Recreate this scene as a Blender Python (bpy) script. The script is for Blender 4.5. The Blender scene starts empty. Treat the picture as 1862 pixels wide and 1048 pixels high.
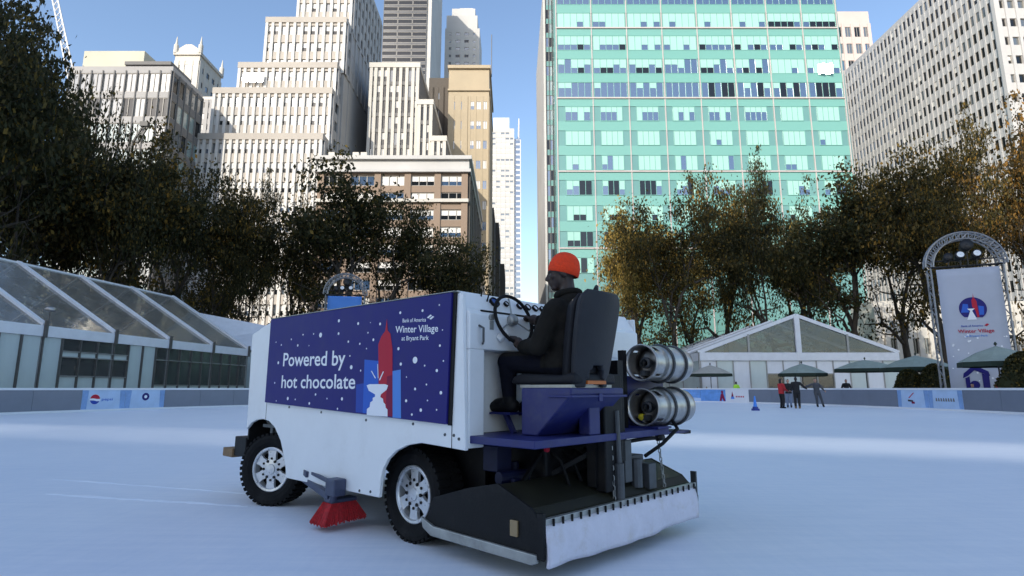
import bpy, bmesh, math, random
from mathutils import Vector, Matrix
PI = math.pi; R = math.radians
S = bpy.context.scene; COL = S.collection

# ------------------------------------------------------------------ camera, sky, sun, exposure
F_PX = 1050.0; PITCH = math.atan(183.0/F_PX); CAM = Vector((0, 0, 1.1))
cd = bpy.data.cameras.new('camera'); cam = bpy.data.objects.new('camera', cd); COL.objects.link(cam)
cam.location = CAM; cam.rotation_euler = (R(90)+PITCH, 0, 0)
cd.sensor_width = 36; cd.lens = 36*F_PX/1862; cd.clip_end = 6000; cd.clip_start = .05
S.camera = cam
SUN_EL = R(27.5); SUN_AZ = R(27.0)                     # behind the camera, 27 degrees to its left
SUN_DIR = Vector((-math.sin(SUN_AZ)*math.cos(SUN_EL), -math.cos(SUN_AZ)*math.cos(SUN_EL), math.sin(SUN_EL)))
w = bpy.data.worlds.new('World'); S.world = w; w.use_nodes = True
nt = w.node_tree; bg = nt.nodes['Background']
sky = nt.nodes.new('ShaderNodeTexSky'); sky.sky_type = 'NISHITA'; sky.sun_disc = False
sky.sun_elevation = SUN_EL; sky.sun_rotation = math.pi + SUN_AZ
sky.air_density = 1.0; sky.dust_density = 1.0; sky.ozone_density = 1.7
nt.links.new(sky.outputs[0], bg.inputs[0]); bg.inputs[1].default_value = 0.15
sl = bpy.data.lights.new('sun', 'SUN'); sl.energy = 2.6; sl.angle = R(.53); sl.color = (1, .93, .82)
so = bpy.data.objects.new('sun', sl); COL.objects.link(so); so.location = SUN_DIR*400
so.rotation_euler = SUN_DIR.to_track_quat('Z', 'Y').to_euler()
S.view_settings.view_transform = 'Standard'; S.view_settings.look = 'None'
S.view_settings.gamma = 1; S.view_settings.use_curve_mapping = False
S.view_settings.exposure = 0.85

CP, SP = math.cos(PITCH), math.sin(PITCH)
def ray(px, py):
    u = (px-931)/F_PX; v = (524-py)/F_PX
    return Vector((u, CP-v*SP, SP+v*CP))
def at(px, py, Y):
    """the point at distance Y that is seen at this place of the photograph"""
    r = ray(px, py); return CAM + r*(Y/r.y)
def pix(P):
    d = Vector(P)-CAM; wq = d.y*CP+d.z*SP
    return 931+F_PX*d.x/wq, 524-F_PX*(-d.y*SP+d.z*CP)/wq

# ------------------------------------------------------------------ materials
MATS = {}
def pm(name, col, rough=.5, metal=0., var=0., scale=4., bump=0., bscale=60., spec=.5, coat=0., dirt=None, dirt_amt=.35, stretch=None, ior=None):
    m = bpy.data.materials.new(name); m.use_nodes = True; n = m.node_tree.nodes; l = m.node_tree.links
    b = n['Principled BSDF']; b.inputs['Base Color'].default_value = (*col, 1); b.inputs['Roughness'].default_value = rough
    b.inputs['Metallic'].default_value = metal; b.inputs['Specular IOR Level'].default_value = spec; b.inputs['Coat Weight'].default_value = coat
    if ior: b.inputs['IOR'].default_value = ior
    tc = n.new('ShaderNodeTexCoord'); src = tc.outputs['Object']
    if stretch:
        mp = n.new('ShaderNodeMapping'); mp.inputs['Scale'].default_value = stretch; l.new(src, mp.inputs[0]); src = mp.outputs[0]
    col_out = None
    if var:
        t = n.new('ShaderNodeTexNoise'); t.inputs['Scale'].default_value = scale; t.inputs['Detail'].default_value = 6; t.inputs['Roughness'].default_value = .65
        l.new(src, t.inputs['Vector'])
        r = n.new('ShaderNodeValToRGB'); r.color_ramp.elements[0].position = .3; r.color_ramp.elements[1].position = .7
        r.color_ramp.elements[0].color = (*[max(0, c*(1-var)) for c in col], 1); r.color_ramp.elements[1].color = (*[min(1, c*(1+var)) for c in col], 1)
        l.new(t.outputs[0], r.inputs[0]); col_out = r.outputs[0]
        mr = n.new('ShaderNodeMapRange'); mr.inputs[3].default_value = max(0, rough-.12); mr.inputs[4].default_value = min(1, rough+.12)
        l.new(t.outputs[0], mr.inputs[0]); l.new(mr.outputs[0], b.inputs['Roughness'])
    if dirt:
        t = n.new('ShaderNodeTexNoise'); t.inputs['Scale'].default_value = scale*.6; t.inputs['Detail'].default_value = 10; t.inputs['Roughness'].default_value = .75
        l.new(src, t.inputs['Vector'])
        r = n.new('ShaderNodeValToRGB'); r.color_ramp.elements[0].position = .52; r.color_ramp.elements[1].position = .75
        r.color_ramp.elements[0].color = (0, 0, 0, 1); r.color_ramp.elements[1].color = (dirt_amt,)*3+(1,)
        l.new(t.outputs[0], r.inputs[0])
        mx = n.new('ShaderNodeMixRGB'); l.new(r.outputs[0], mx.inputs[0])
        if col_out: l.new(col_out, mx.inputs[1])
        else: mx.inputs[1].default_value = (*col, 1)
        mx.inputs[2].default_value = (*dirt, 1); col_out = mx.outputs[0]
    if col_out: l.new(col_out, b.inputs['Base Color'])
    if bump:
        t = n.new('ShaderNodeTexNoise'); t.inputs['Scale'].default_value = bscale; t.inputs['Detail'].default_value = 4; l.new(src, t.inputs['Vector'])
        bp = n.new('ShaderNodeBump'); bp.inputs['Strength'].default_value = bump; bp.inputs['Distance'].default_value = .02
        l.new(t.outputs[0], bp.inputs['Height']); l.new(bp.outputs[0], b.inputs['Normal'])
    MATS[name] = m; return m

def leaf_mat(name, cols):
    m = bpy.data.materials.new(name); m.use_nodes = True; n = m.node_tree.nodes; l = m.node_tree.links
    b = n['Principled BSDF']; b.inputs['Roughness'].default_value = .6; b.inputs['Specular IOR Level'].default_value = .25
    g = n.new('ShaderNodeNewGeometry'); r = n.new('ShaderNodeValToRGB'); r.color_ramp.interpolation = 'CONSTANT'
    e = r.color_ramp.elements
    while len(e) < len(cols): e.new(.5)
    for i, (p, c) in enumerate(cols): e[i].position = p; e[i].color = (*c, 1)
    l.new(g.outputs['Random Per Island'], r.inputs[0]); l.new(r.outputs[0], b.inputs['Base Color'])
    t = n.new('ShaderNodeBsdfTranslucent'); l.new(r.outputs[0], t.inputs[0])
    mx = n.new('ShaderNodeMixShader'); mx.inputs[0].default_value = .3
    l.new(b.outputs[0], mx.inputs[1]); l.new(t.outputs[0], mx.inputs[2]); l.new(mx.outputs[0], n['Material Output'].inputs[0])
    MATS[name] = m; return m

def clear_mat(name, tint, gloss_rough, fres, haze_col, haze):
    """clear sheet: see-through, with a Fresnel reflection and a little milky haze of its own"""
    m = bpy.data.materials.new(name); m.use_nodes = True; n = m.node_tree.nodes; l = m.node_tree.links
    n.remove(n['Principled BSDF'])
    tr = n.new('ShaderNodeBsdfTransparent'); tr.inputs[0].default_value = (*tint, 1)
    gl = n.new('ShaderNodeBsdfGlossy'); gl.inputs['Roughness'].default_value = gloss_rough
    df = n.new('ShaderNodeBsdfDiffuse'); df.inputs[0].default_value = (*haze_col, 1)
    tc = n.new('ShaderNodeTexCoord'); no = n.new('ShaderNodeTexNoise'); no.inputs['Scale'].default_value = 1.1; no.inputs['Detail'].default_value = 5
    l.new(tc.outputs['Object'], no.inputs['Vector'])
    bp = n.new('ShaderNodeBump'); bp.inputs['Strength'].default_value = .35; bp.inputs['Distance'].default_value = .05
    l.new(no.outputs[0], bp.inputs['Height']); l.new(bp.outputs[0], gl.inputs['Normal'])
    m1 = n.new('ShaderNodeMixShader'); mr = n.new('ShaderNodeMapRange'); mr.inputs[3].default_value = haze*.4; mr.inputs[4].default_value = haze*1.6
    l.new(no.outputs[0], mr.inputs[0]); l.new(mr.outputs[0], m1.inputs[0]); l.new(tr.outputs[0], m1.inputs[1]); l.new(df.outputs[0], m1.inputs[2])
    fr = n.new('ShaderNodeFresnel'); fr.inputs[0].default_value = fres
    m2 = n.new('ShaderNodeMixShader'); l.new(fr.outputs[0], m2.inputs[0]); l.new(m1.outputs[0], m2.inputs[1]); l.new(gl.outputs[0], m2.inputs[2])
    l.new(m2.outputs[0], n['Material Output'].inputs[0]); MATS[name] = m; return m

def ice_mat():
    m = bpy.data.materials.new('ice'); m.use_nodes = True; n = m.node_tree.nodes; l = m.node_tree.links; b = n['Principled BSDF']
    tc = n.new('ShaderNodeTexCoord')
    def noise(sc, det, stretch=(1, 1, 1), rot=0, rg=.6):
        mp = n.new('ShaderNodeMapping'); mp.inputs['Scale'].default_value = stretch; mp.inputs['Rotation'].default_value = (0, 0, rot)
        t = n.new('ShaderNodeTexNoise'); t.inputs['Scale'].default_value = sc; t.inputs['Detail'].default_value = det; t.inputs['Roughness'].default_value = rg
        l.new(tc.outputs['Object'], mp.inputs[0]); l.new(mp.outputs[0], t.inputs['Vector']); return t.outputs[0]
    big = noise(.18, 4); sc1 = noise(1.2, 8, (1, 9, 1), .5, .7); sc2 = noise(2.0, 8, (8, .7, 1), -.35, .75); fine = noise(60, 3)
    r = n.new('ShaderNodeValToRGB'); r.color_ramp.elements[0].color = (.68, .75, .85, 1); r.color_ramp.elements[1].color = (.88, .905, .95, 1)
    r.color_ramp.elements[0].position = .35; r.color_ramp.elements[1].position = .68
    ad = n.new('ShaderNodeMath'); ad.operation = 'MULTIPLY_ADD'; l.new(sc1, ad.inputs[0]); ad.inputs[1].default_value = .45; 
    m2 = n.new('ShaderNodeMath'); m2.operation = 'MULTIPLY'; l.new(sc2, m2.inputs[0]); m2.inputs[1].default_value = .25; l.new(m2.outputs[0], ad.inputs[2])
    a2 = n.new('ShaderNodeMath'); a2.operation = 'MULTIPLY_ADD'; l.new(big, a2.inputs[0]); a2.inputs[1].default_value = .3; l.new(ad.outputs[0], a2.inputs[2])
    l.new(a2.outputs[0], r.inputs[0]); l.new(r.outputs[0], b.inputs['Base Color'])
    mr = n.new('ShaderNodeMapRange'); mr.inputs[3].default_value = .28; mr.inputs[4].default_value = .62; l.new(sc1, mr.inputs[0]); l.new(mr.outputs[0], b.inputs['Roughness'])
    b.inputs['Specular IOR Level'].default_value = .35; b.inputs['IOR'].default_value = 1.31
    bp = n.new('ShaderNodeBump'); bp.inputs['Strength'].default_value = .25; bp.inputs['Distance'].default_value = .004
    mix = n.new('ShaderNodeMath'); mix.operation = 'ADD'; l.new(sc1, mix.inputs[0]); l.new(fine, mix.inputs[1]); l.new(mix.outputs[0], bp.inputs['Height']); l.new(bp.outputs[0], b.inputs['Normal'])
    MATS['ice'] = m

# machine
pm('white_paint', (.76, .78, .79), .35, var=.03, scale=3, spec=.5, dirt=(.42, .40, .36), dirt_amt=.22)
pm('white_inner', (.70, .71, .70), .45, var=.05, scale=4, dirt=(.3, .29, .26), dirt_amt=.3)
pm('print_navy', (.014, .012, .15), .5, var=.05, scale=6, spec=.25)
pm('print_white', (.80, .82, .86), .55, spec=.2)
pm('print_red', (.45, .02, .045), .55, spec=.2)
pm('print_dark_red', (.22, .01, .05), .55, spec=.2)
pm('print_blue', (.035, .12, .52), .55, spec=.2)
pm('print_mid_blue', (.03, .07, .36), .55, spec=.2)
pm('print_light_blue', (.09, .25, .66), .55, spec=.2)
pm('blue_steel', (.012, .016, .115), .48, var=.15, scale=6, dirt=(.10, .10, .13), dirt_amt=.5)
pm('black_steel', (.0065, .0065, .0075), .55, var=.3, scale=7, dirt=(.03, .028, .026), dirt_amt=.5, bump=.08, spec=.22)
pm('grey_steel', (.075, .08, .085), .5, metal=.4, var=.25, scale=9, dirt=(.06, .055, .05), dirt_amt=.5)
pm('olive_steel', (.018, .017, .010), .55, var=.35, scale=5, dirt=(.008, .008, .008), dirt_amt=.6, spec=.25)
pm('dark_blue_steel', (.006, .008, .035), .5, var=.3, scale=6, spec=.25)
pm('bright_metal', (.46, .44, .41), .36, metal=.85, var=.18, scale=12, dirt=(.16, .13, .10), dirt_amt=.45)
pm('dull_alu', (.36, .36, .34), .45, metal=.7, var=.2, scale=9, dirt=(.10, .09, .07), dirt_amt=.5)
pm('rubber', (.007, .007, .0075), .8, spec=.2, var=.35, scale=9, bump=.15, bscale=40, dirt=(.05, .048, .045), dirt_amt=.4)
pm('alloy', (.62, .63, .64), .3, metal=.55, var=.08, scale=20)
pm('vinyl', (.010, .010, .013), .6, spec=.25, var=.25, scale=8, bump=.1, bscale=70)
pm('shell_plastic', (.020, .021, .026), .55, spec=.3, var=.2, scale=6, bump=.06, bscale=90)
pm('orange_plastic', (.45, .12, .02), .5, var=.2)
pm('towel', (.66, .64, .70), .9, var=.06, scale=9, bump=.25, bscale=35, dirt=(.42, .34, .22), dirt_amt=.45)
pm('red_bristle', (.42, .012, .018), .75, var=.4, scale=40, bump=.6, bscale=140)
pm('slate_steel', (.045, .055, .10), .45, var=.25, scale=12)
pm('gauge_blue', (.03, .08, .30), .25)
pm('wood_block', (.20, .12, .055), .7, var=.3, scale=12)
pm('yellow_cap', (.6, .48, .02), .5)
pm('amber_lens', (.28, .20, .10), .35)
# people
pm('dark_skin', (.032, .017, .012), .5, var=.15, scale=30)
pm('skin', (.42, .24, .17), .5, var=.1, scale=30)
pm('jacket', (.013, .0115, .0095), .9, spec=.15, var=.3, scale=9, bump=.5, bscale=14)
pm('navy_trouser', (.005, .0055, .011), .9, spec=.15, var=.3, scale=10, bump=.5, bscale=16)
pm('boot', (.005, .005, .005), .6, spec=.2, var=.3)
pm('orange_knit', (.86, .055, .008), .85, var=.12, scale=30, bump=.5, bscale=160)
pm('eye', (.10, .09, .085), .3)
pm('black_cloth', (.010, .010, .011), .85, var=.3); pm('grey_cloth', (.06, .065, .075), .85, var=.3)
pm('red_cloth', (.38, .015, .02), .8, var=.2); pm('denim', (.16, .20, .28), .85, var=.2); pm('hivis', (.45, .85, .06), .7, var=.1); pm('hair', (.014, .010, .008), .6, var=.3)
pm('brown_boot', (.16, .10, .045), .6)
# setting
ice_mat()
pm('paving', (.15, .145, .14), .8, var=.25, scale=.6, bump=.2, bscale=6)
pm('board_white', (.72, .74, .77), .35, var=.05, scale=2)
pm('board_grey', (.17, .195, .245), .25, var=.10, scale=.6, spec=.6)
pm('print_ice_blue', (.42, .56, .76), .35, var=.12, scale=1.4); pm('print_soft_blue', (.20, .34, .60), .4, var=.2, scale=2); pm('print_sky', (.12, .30, .66), .35, var=.25, scale=1.8)
pm('tent_white', (.74, .76, .80), .4, var=.06, scale=2, dirt=(.5, .5, .48), dirt_amt=.2)
pm('tent_frost', (.52, .60, .60), .22, var=.10, scale=.7, spec=.7)
pm('alu_post', (.30, .30, .30), .4, metal=.5, var=.15)
pm('dark_post', (.11, .105, .10), .5, metal=.3, var=.2)
clear_mat('clear_vinyl', (.62, .61, .56), .08, 1.8, (.46, .43, .37), .42)
clear_mat('clear_pane', (.70, .74, .74), .04, 1.55, (.5, .55, .55), .10)
pm('interior', (.10, .095, .09), .7, var=.5, scale=1.0); pm('interior_pale', (.5, .5, .5), .6, var=.2)
pm('umbrella_green', (.25, .30, .265), .85, var=.12, scale=3, bump=.1); pm('umbrella_edge', (.015, .03, .02), .85, var=.2); pm('umbrella_tan', (.36, .35, .31), .85, var=.12, scale=3)
pm('truss', (.30, .31, .33), .4, metal=.6, var=.2); pm('stage_black', (.010, .010, .011), .5); pm('lens_white', (.75, .78, .8), .1, spec=.8)
pm('banner_white', (.42, .45, .53), .7, var=.05, scale=.8, bump=.1, bscale=3)
pm('cone_blue', (.04, .22, .72), .45, var=.1); pm('cone_base', (.01, .03, .22), .5)
pm('bark', (.055, .045, .035), .85, var=.45, scale=1.6, bump=.4, bscale=6)
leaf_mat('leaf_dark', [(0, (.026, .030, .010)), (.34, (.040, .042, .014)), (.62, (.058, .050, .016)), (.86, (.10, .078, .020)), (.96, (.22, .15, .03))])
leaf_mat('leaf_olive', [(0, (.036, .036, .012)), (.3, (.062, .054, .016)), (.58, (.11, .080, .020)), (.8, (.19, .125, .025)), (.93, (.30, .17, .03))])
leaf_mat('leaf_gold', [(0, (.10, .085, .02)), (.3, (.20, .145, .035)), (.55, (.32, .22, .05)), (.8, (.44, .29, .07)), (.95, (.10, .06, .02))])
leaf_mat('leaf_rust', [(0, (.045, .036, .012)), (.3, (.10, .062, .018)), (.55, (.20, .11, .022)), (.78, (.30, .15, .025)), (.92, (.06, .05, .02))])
# buildings
def stone(n, c, v=.09): pm(n, c, .8, var=v, scale=.12, bump=.1, bscale=2, dirt=tuple(x*.6 for x in c), dirt_amt=.25)
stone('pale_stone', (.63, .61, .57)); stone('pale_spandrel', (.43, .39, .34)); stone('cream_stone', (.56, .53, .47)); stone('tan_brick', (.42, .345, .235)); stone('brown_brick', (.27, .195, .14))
stone('shaded_brick', (.10, .085, .07)); stone('grey_stone', (.36, .35, .34)); stone('white_stone', (.52, .505, .48)); stone('travertine', (.50, .49, .475)); stone('pink_stone', (.55, .45, .41)); stone('roof_grey', (.22, .21, .2))  # the darkest brick has the shade of unlit walls put into its colour
stone('stucco', (.52, .50, .40)); stone('soot_grey', (.17, .165, .16))
pm('green_spandrel', (.165, .385, .325), .25, var=.05, scale=.06, spec=.8); pm('green_panel', (.13, .29, .265), .22, var=.10, scale=.06, spec=.8); pm('green_blind', (.33, .58, .50), .35, var=.05, scale=.2)
pm('pink_mullion', (.50, .44, .42), .5)
pm('glass_blue', (.035, .075, .15), .06, var=.25, scale=.15, spec=1., ior=2.0); pm('glass_dark', (.008, .010, .012), .06, var=.4, scale=.2, spec=.6, ior=1.5)
pm('blind_white', (.66, .64, .60), .5, var=.06); pm('glass_grey', (.10, .115, .125), .12, var=.3, scale=.1, spec=1., ior=1.8); pm('glass_teal', (.20, .28, .28), .15, var=.2, scale=.1, spec=1., ior=1.7)
pm('window_frame', (.30, .28, .25), .5); pm('dark_metal', (.028, .032, .038), .45, var=.2); pm('dark_cladding', (.014, .018, .024), .3, var=.2, scale=.05, spec=.7)
pm('glint_mirror', (.9, .88, .8), .22, metal=1.)  # mirror metal for the added sun-glint panes
pm('crane_white', (.62, .62, .62), .5); pm('screen_white', (.6, .62, .66), .6); pm('wood_tank', (.22, .19, .17), .8, var=.3)

# ------------------------------------------------------------------ mesh helpers
class MB:
    def __init__(s, off=(0, 0, 0)): s.v = []; s.f = []; s.mi = []; s.off = Vector(off); s.cur = 0
    def add(s, vs, fs):
        o = len(s.v); s.v += [tuple(Vector(p)+s.off) for p in vs]; s.f += [tuple(i+o for i in f) for f in fs]; s.mi += [s.cur]*len(fs); return s
    def box(s, x0, x1, y0, y1, z0, z1, M=None):
        vs = [Vector((x, y, z)) for z in (z0, z1) for y in (y0, y1) for x in (x0, x1)]
        if M: vs = [M @ p for p in vs]
        return s.add(vs, [(0, 2, 3, 1), (4, 5, 7, 6), (0, 1, 5, 4), (2, 6, 7, 3), (0, 4, 6, 2), (1, 3, 7, 5)])
    def bar(s, p, q, wx, wy=None):
        p = Vector(p); q = Vector(q); d = q-p; wy = wy or wx
        M = Matrix.Translation(p) @ d.to_track_quat('Z', 'Y').to_matrix().to_4x4()
        return s.box(-wx/2, wx/2, -wy/2, wy/2, 0, d.length, M)
    def tube(s, pts, rad, n=8, cap=True, closed=False):
        pts = [Vector(p) for p in pts]; k = len(pts)
        if not isinstance(rad, (list, tuple)): rad = [rad]*k
        up = Vector((0, 0, 1)); rings = []
        for i, p in enumerate(pts):
            a = pts[(i-1) % k] if (closed or i > 0) else p; b = pts[(i+1) % k] if (closed or i < k-1) else p
            t = (b-a).normalized()
            if i == 0: x = t.orthogonal().normalized()
            else: x = (x - t*x.dot(t)); x = x.normalized() if x.length > 1e-6 else t.orthogonal().normalized()
            y = t.cross(x)
            rings.append([p+(x*math.cos(2*PI*j/n)+y*math.sin(2*PI*j/n))*rad[i] for j in range(n)])
        vs = [v for r in rings for v in r]; fs = []
        for i in range(k if closed else k-1):
            for j in range(n):
                a, b = i*n, ((i+1) % k)*n
                fs.append((a+j, a+(j+1) % n, b+(j+1) % n, b+j))
        if cap and not closed: fs += [tuple(range(n-1, -1, -1)), tuple((k-1)*n+j for j in range(n))]
        return s.add(vs, fs)
    def lathe(s, prof, n=24, M=None, closed=False):
        """profile of (r, h) turned about local z"""
        vs = [Vector((r*math.cos(2*PI*j/n), r*math.sin(2*PI*j/n), h)) for r, h in prof for j in range(n)]
        if M: vs = [M @ p for p in vs]
        k = len(prof); fs = [(i*n+j, i*n+(j+1) % n, ((i+1) % k)*n+(j+1) % n, ((i+1) % k)*n+j) for i in range(k if closed else k-1) for j in range(n)]
        return s.add(vs, fs)
    def prism(s, poly, fn, t0, t1):
        """outline of 2-D points, fn(u, v, t) -> xyz, from depth t0 to t1"""
        n = len(poly); vs = [fn(u, v, t0) for u, v in poly]+[fn(u, v, t1) for u, v in poly]
        fs = [tuple(range(n)), tuple(range(2*n-1, n-1, -1))]+[(i, n+i, n+(i+1) % n, (i+1) % n) for i in range(n)]
        return s.add(vs, fs)
    def mesh(s, name, mats, smooth=False):
        me = bpy.data.meshes.new(name); me.from_pydata(s.v, [], s.f)
        for m in (mats if isinstance(mats, (list, tuple)) else [mats]): me.materials.append(MATS[m])
        if any(s.mi): me.polygons.foreach_set('material_index', s.mi)
        b = bmesh.new(); b.from_mesh(me); bmesh.ops.recalc_face_normals(b, faces=b.faces); b.to_mesh(me); b.free()
        if smooth: me.shade_smooth()
        return me
    def build(s, name, mats, parent=None, smooth=False, bevel=0, **k):
        return link(name, s.mesh(name, mats, smooth), parent, bevel=bevel, **k)
def link(name, me, parent=None, loc=None, rot=None, scale=None, bevel=0, kind=None):
    o = bpy.data.objects.new(name, me); COL.objects.link(o)
    if parent: o.parent = parent
    if loc is not None: o.location = loc
    if rot is not None: o.rotation_euler = rot
    if scale is not None: o.scale = scale
    if bevel:
        m = o.modifiers.new('bevel', 'BEVEL'); m.width = bevel; m.segments = 2; m.limit_method = 'ANGLE'; m.angle_limit = R(40)
    if kind: o['kind'] = kind
    return o
def tag(o, label, cat, group=None):
    o['label'] = label; o['category'] = cat
    if group: o['group'] = group
    return o
def thing(name, label, cat, loc=(0, 0, 0), rz=0, group=None):
    o = link(name, None, loc=loc, rot=(0, 0, rz)); o.empty_display_size = .3; return tag(o, label, cat, group)
def smooth_angle(o, a=40):
    o.data.shade_smooth()
    m = o.modifiers.new('edges', 'EDGE_SPLIT'); m.split_angle = R(a); return o
def text_pts(s):
    """flat lettering as vertices and faces, 1 unit wide and its own height, from the built-in font"""
    c = bpy.data.curves.new('lettering', 'FONT'); c.body = s; c.size = 1; c.resolution_u = 3; c.offset = .012
    o = bpy.data.objects.new('lettering', c); COL.objects.link(o)
    dg = bpy.context.evaluated_depsgraph_get(); me = bpy.data.meshes.new_from_object(o.evaluated_get(dg))
    vs = [(v.co.x, v.co.y) for v in me.vertices]; fs = [tuple(p.vertices) for p in me.polygons]
    bpy.data.objects.remove(o); bpy.data.curves.remove(c); bpy.data.meshes.remove(me)
    x0 = min(v[0] for v in vs); x1 = max(v[0] for v in vs)
    return [((x-x0)/(x1-x0), y) for x, y in vs], fs
def lettering(s, width, cap, fn, mat, parent, name='lettering'):
    """fn(x, y) -> xyz; cap is the height of a capital"""
    vs, fs = text_pts(s); m = MB(); m.add([fn(x*width, y*cap/.70) for x, y in vs], fs)
    return m.build(name, mat, parent)
def circle(cx, cy, r, n=14, rx=1.): return [(cx+r*rx*math.cos(2*PI*i/n), cy+r*math.sin(2*PI*i/n)) for i in range(n)]

# ------------------------------------------------------------------ ground and ice
def structure(o): o['kind'] = 'structure'; return o
structure(MB().add([(-1500, -400, -.03), (1500, -400, -.03), (1500, 3000, -.03), (-1500, 3000, -.03)], [(0, 1, 2, 3)]).build('ground', 'paving'))
RP = [(-22, -12), (-24, 4), (-23.6, 14), (-22.2, 23), (-20, 30), (-16.8, 36.5), (-12, 43), (-5, 48), (3, 50.5), (11, 50.5), (16.3, 48), (19.4, 42.5), (21.2, 35), (21.9, 28), (21.8, 20), (21.5, 10), (20, -6), (12, -14), (-10, -16)]
def catmull(P, k=24, closed=True):
    out = []; n = len(P); P = [Vector(p) for p in P]
    for i in range(n):
        a, b, c, d = P[(i-1) % n], P[i], P[(i+1) % n], P[(i+2) % n]
        for j in range(k):
            t = j/k; out.append(.5*((2*b)+(c-a)*t+(2*a-5*b+4*c-d)*t*t+(3*b-a-3*c+d)*t**3))
    return out
loop = catmull(RP); 
Lacc = [0]
for i in range(len(loop)): Lacc.append(Lacc[-1]+(loop[(i+1) % len(loop)]-loop[i]).length)
NP = round(Lacc[-1]/2.15); ring = []
for k in range(NP):
    t = Lacc[-1]*k/NP; i = max(j for j in range(len(loop)) if Lacc[j] <= t); f = (t-Lacc[i])/(Lacc[i+1]-Lacc[i])
    ring.append(loop[i].lerp(loop[(i+1) % len(loop)], f))
n0 = len(ring); ctr = Vector((0, 17))
im = MB(); im.add([(0, 17, 0)]+[(p.x, p.y, 0) for p in ring], [(0, 1+i, 1+(i+1) % n0) for i in range(n0)])
structure(im.build('ice_rink', 'ice'))

boards = thing('rink_boards', 'low grey and white dasher boards curving round the whole ice rink', 'rink boards')
BH = 1.08
mids = [(ring[i]+ring[(i+1) % n0])/2 for i in range(n0)]
mpx = [pix((q.x, q.y, .6))[0] if q.y > 5 else -9999 for q in mids]
ADS = {}
for px, kd, mt in ((150, 'globe', 'print_ice_blue'), (218, 'ring', 'print_ice_blue'), (1252, 'figures', 'print_sky'), (1292, 'figure', 'print_sky'), (1328, 'small_tree', 'board_white'), (1668, 'swoosh', 'print_ice_blue'), (1738, 'letters', 'print_ice_blue')):
    k = min((i for i in range(n0) if i not in ADS), key=lambda i: abs(mpx[i]-px)); ADS[k] = (kd, mt)
todo = []
for i in range(n0):
    p, q = ring[i], ring[(i+1) % n0]; d = (q-p); L = d.length; ang = math.atan2(d.y, d.x); mid = mids[i]
    lat = 1 if Vector((-d.y, d.x)).dot(mid-ctr) > 0 else -1
    mt = ADS[i][1] if i in ADS else 'board_grey'
    b = MB(); ya, yb = sorted((0, .07*lat)); b.box(-L/2+.006, L/2-.006, ya, yb, .10, BH-.05)
    o = b.build('panel', mt, boards, loc=(mid.x, mid.y, 0), rot=(0, 0, ang))
    b = MB(); ya, yb = sorted((-.008*lat, .05*lat)); b.box(-L/2, L/2, ya, yb, 0, .10); b.build('kick_strip', 'board_white', boards, loc=(mid.x, mid.y, 0), rot=(0, 0, ang))
    b = MB(); ya, yb = sorted((-.03*lat, .12*lat)); b.box(-L/2, L/2, ya, yb, BH-.05, BH+.05); b.build('top_rail', 'board_white', boards, loc=(mid.x, mid.y, 0), rot=(0, 0, ang), bevel=.012)
    b = MB(); ya, yb = sorted((.07*lat, .5*lat)); b.box(-L/2, -L/2+.06, ya, yb, -.02, BH-.1); b.build('brace', 'alu_post', boards, loc=(mid.x, mid.y, 0), rot=(0, 0, ang))
    if i in ADS: todo.append((o, L, lat, ADS[i][0]))
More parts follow.
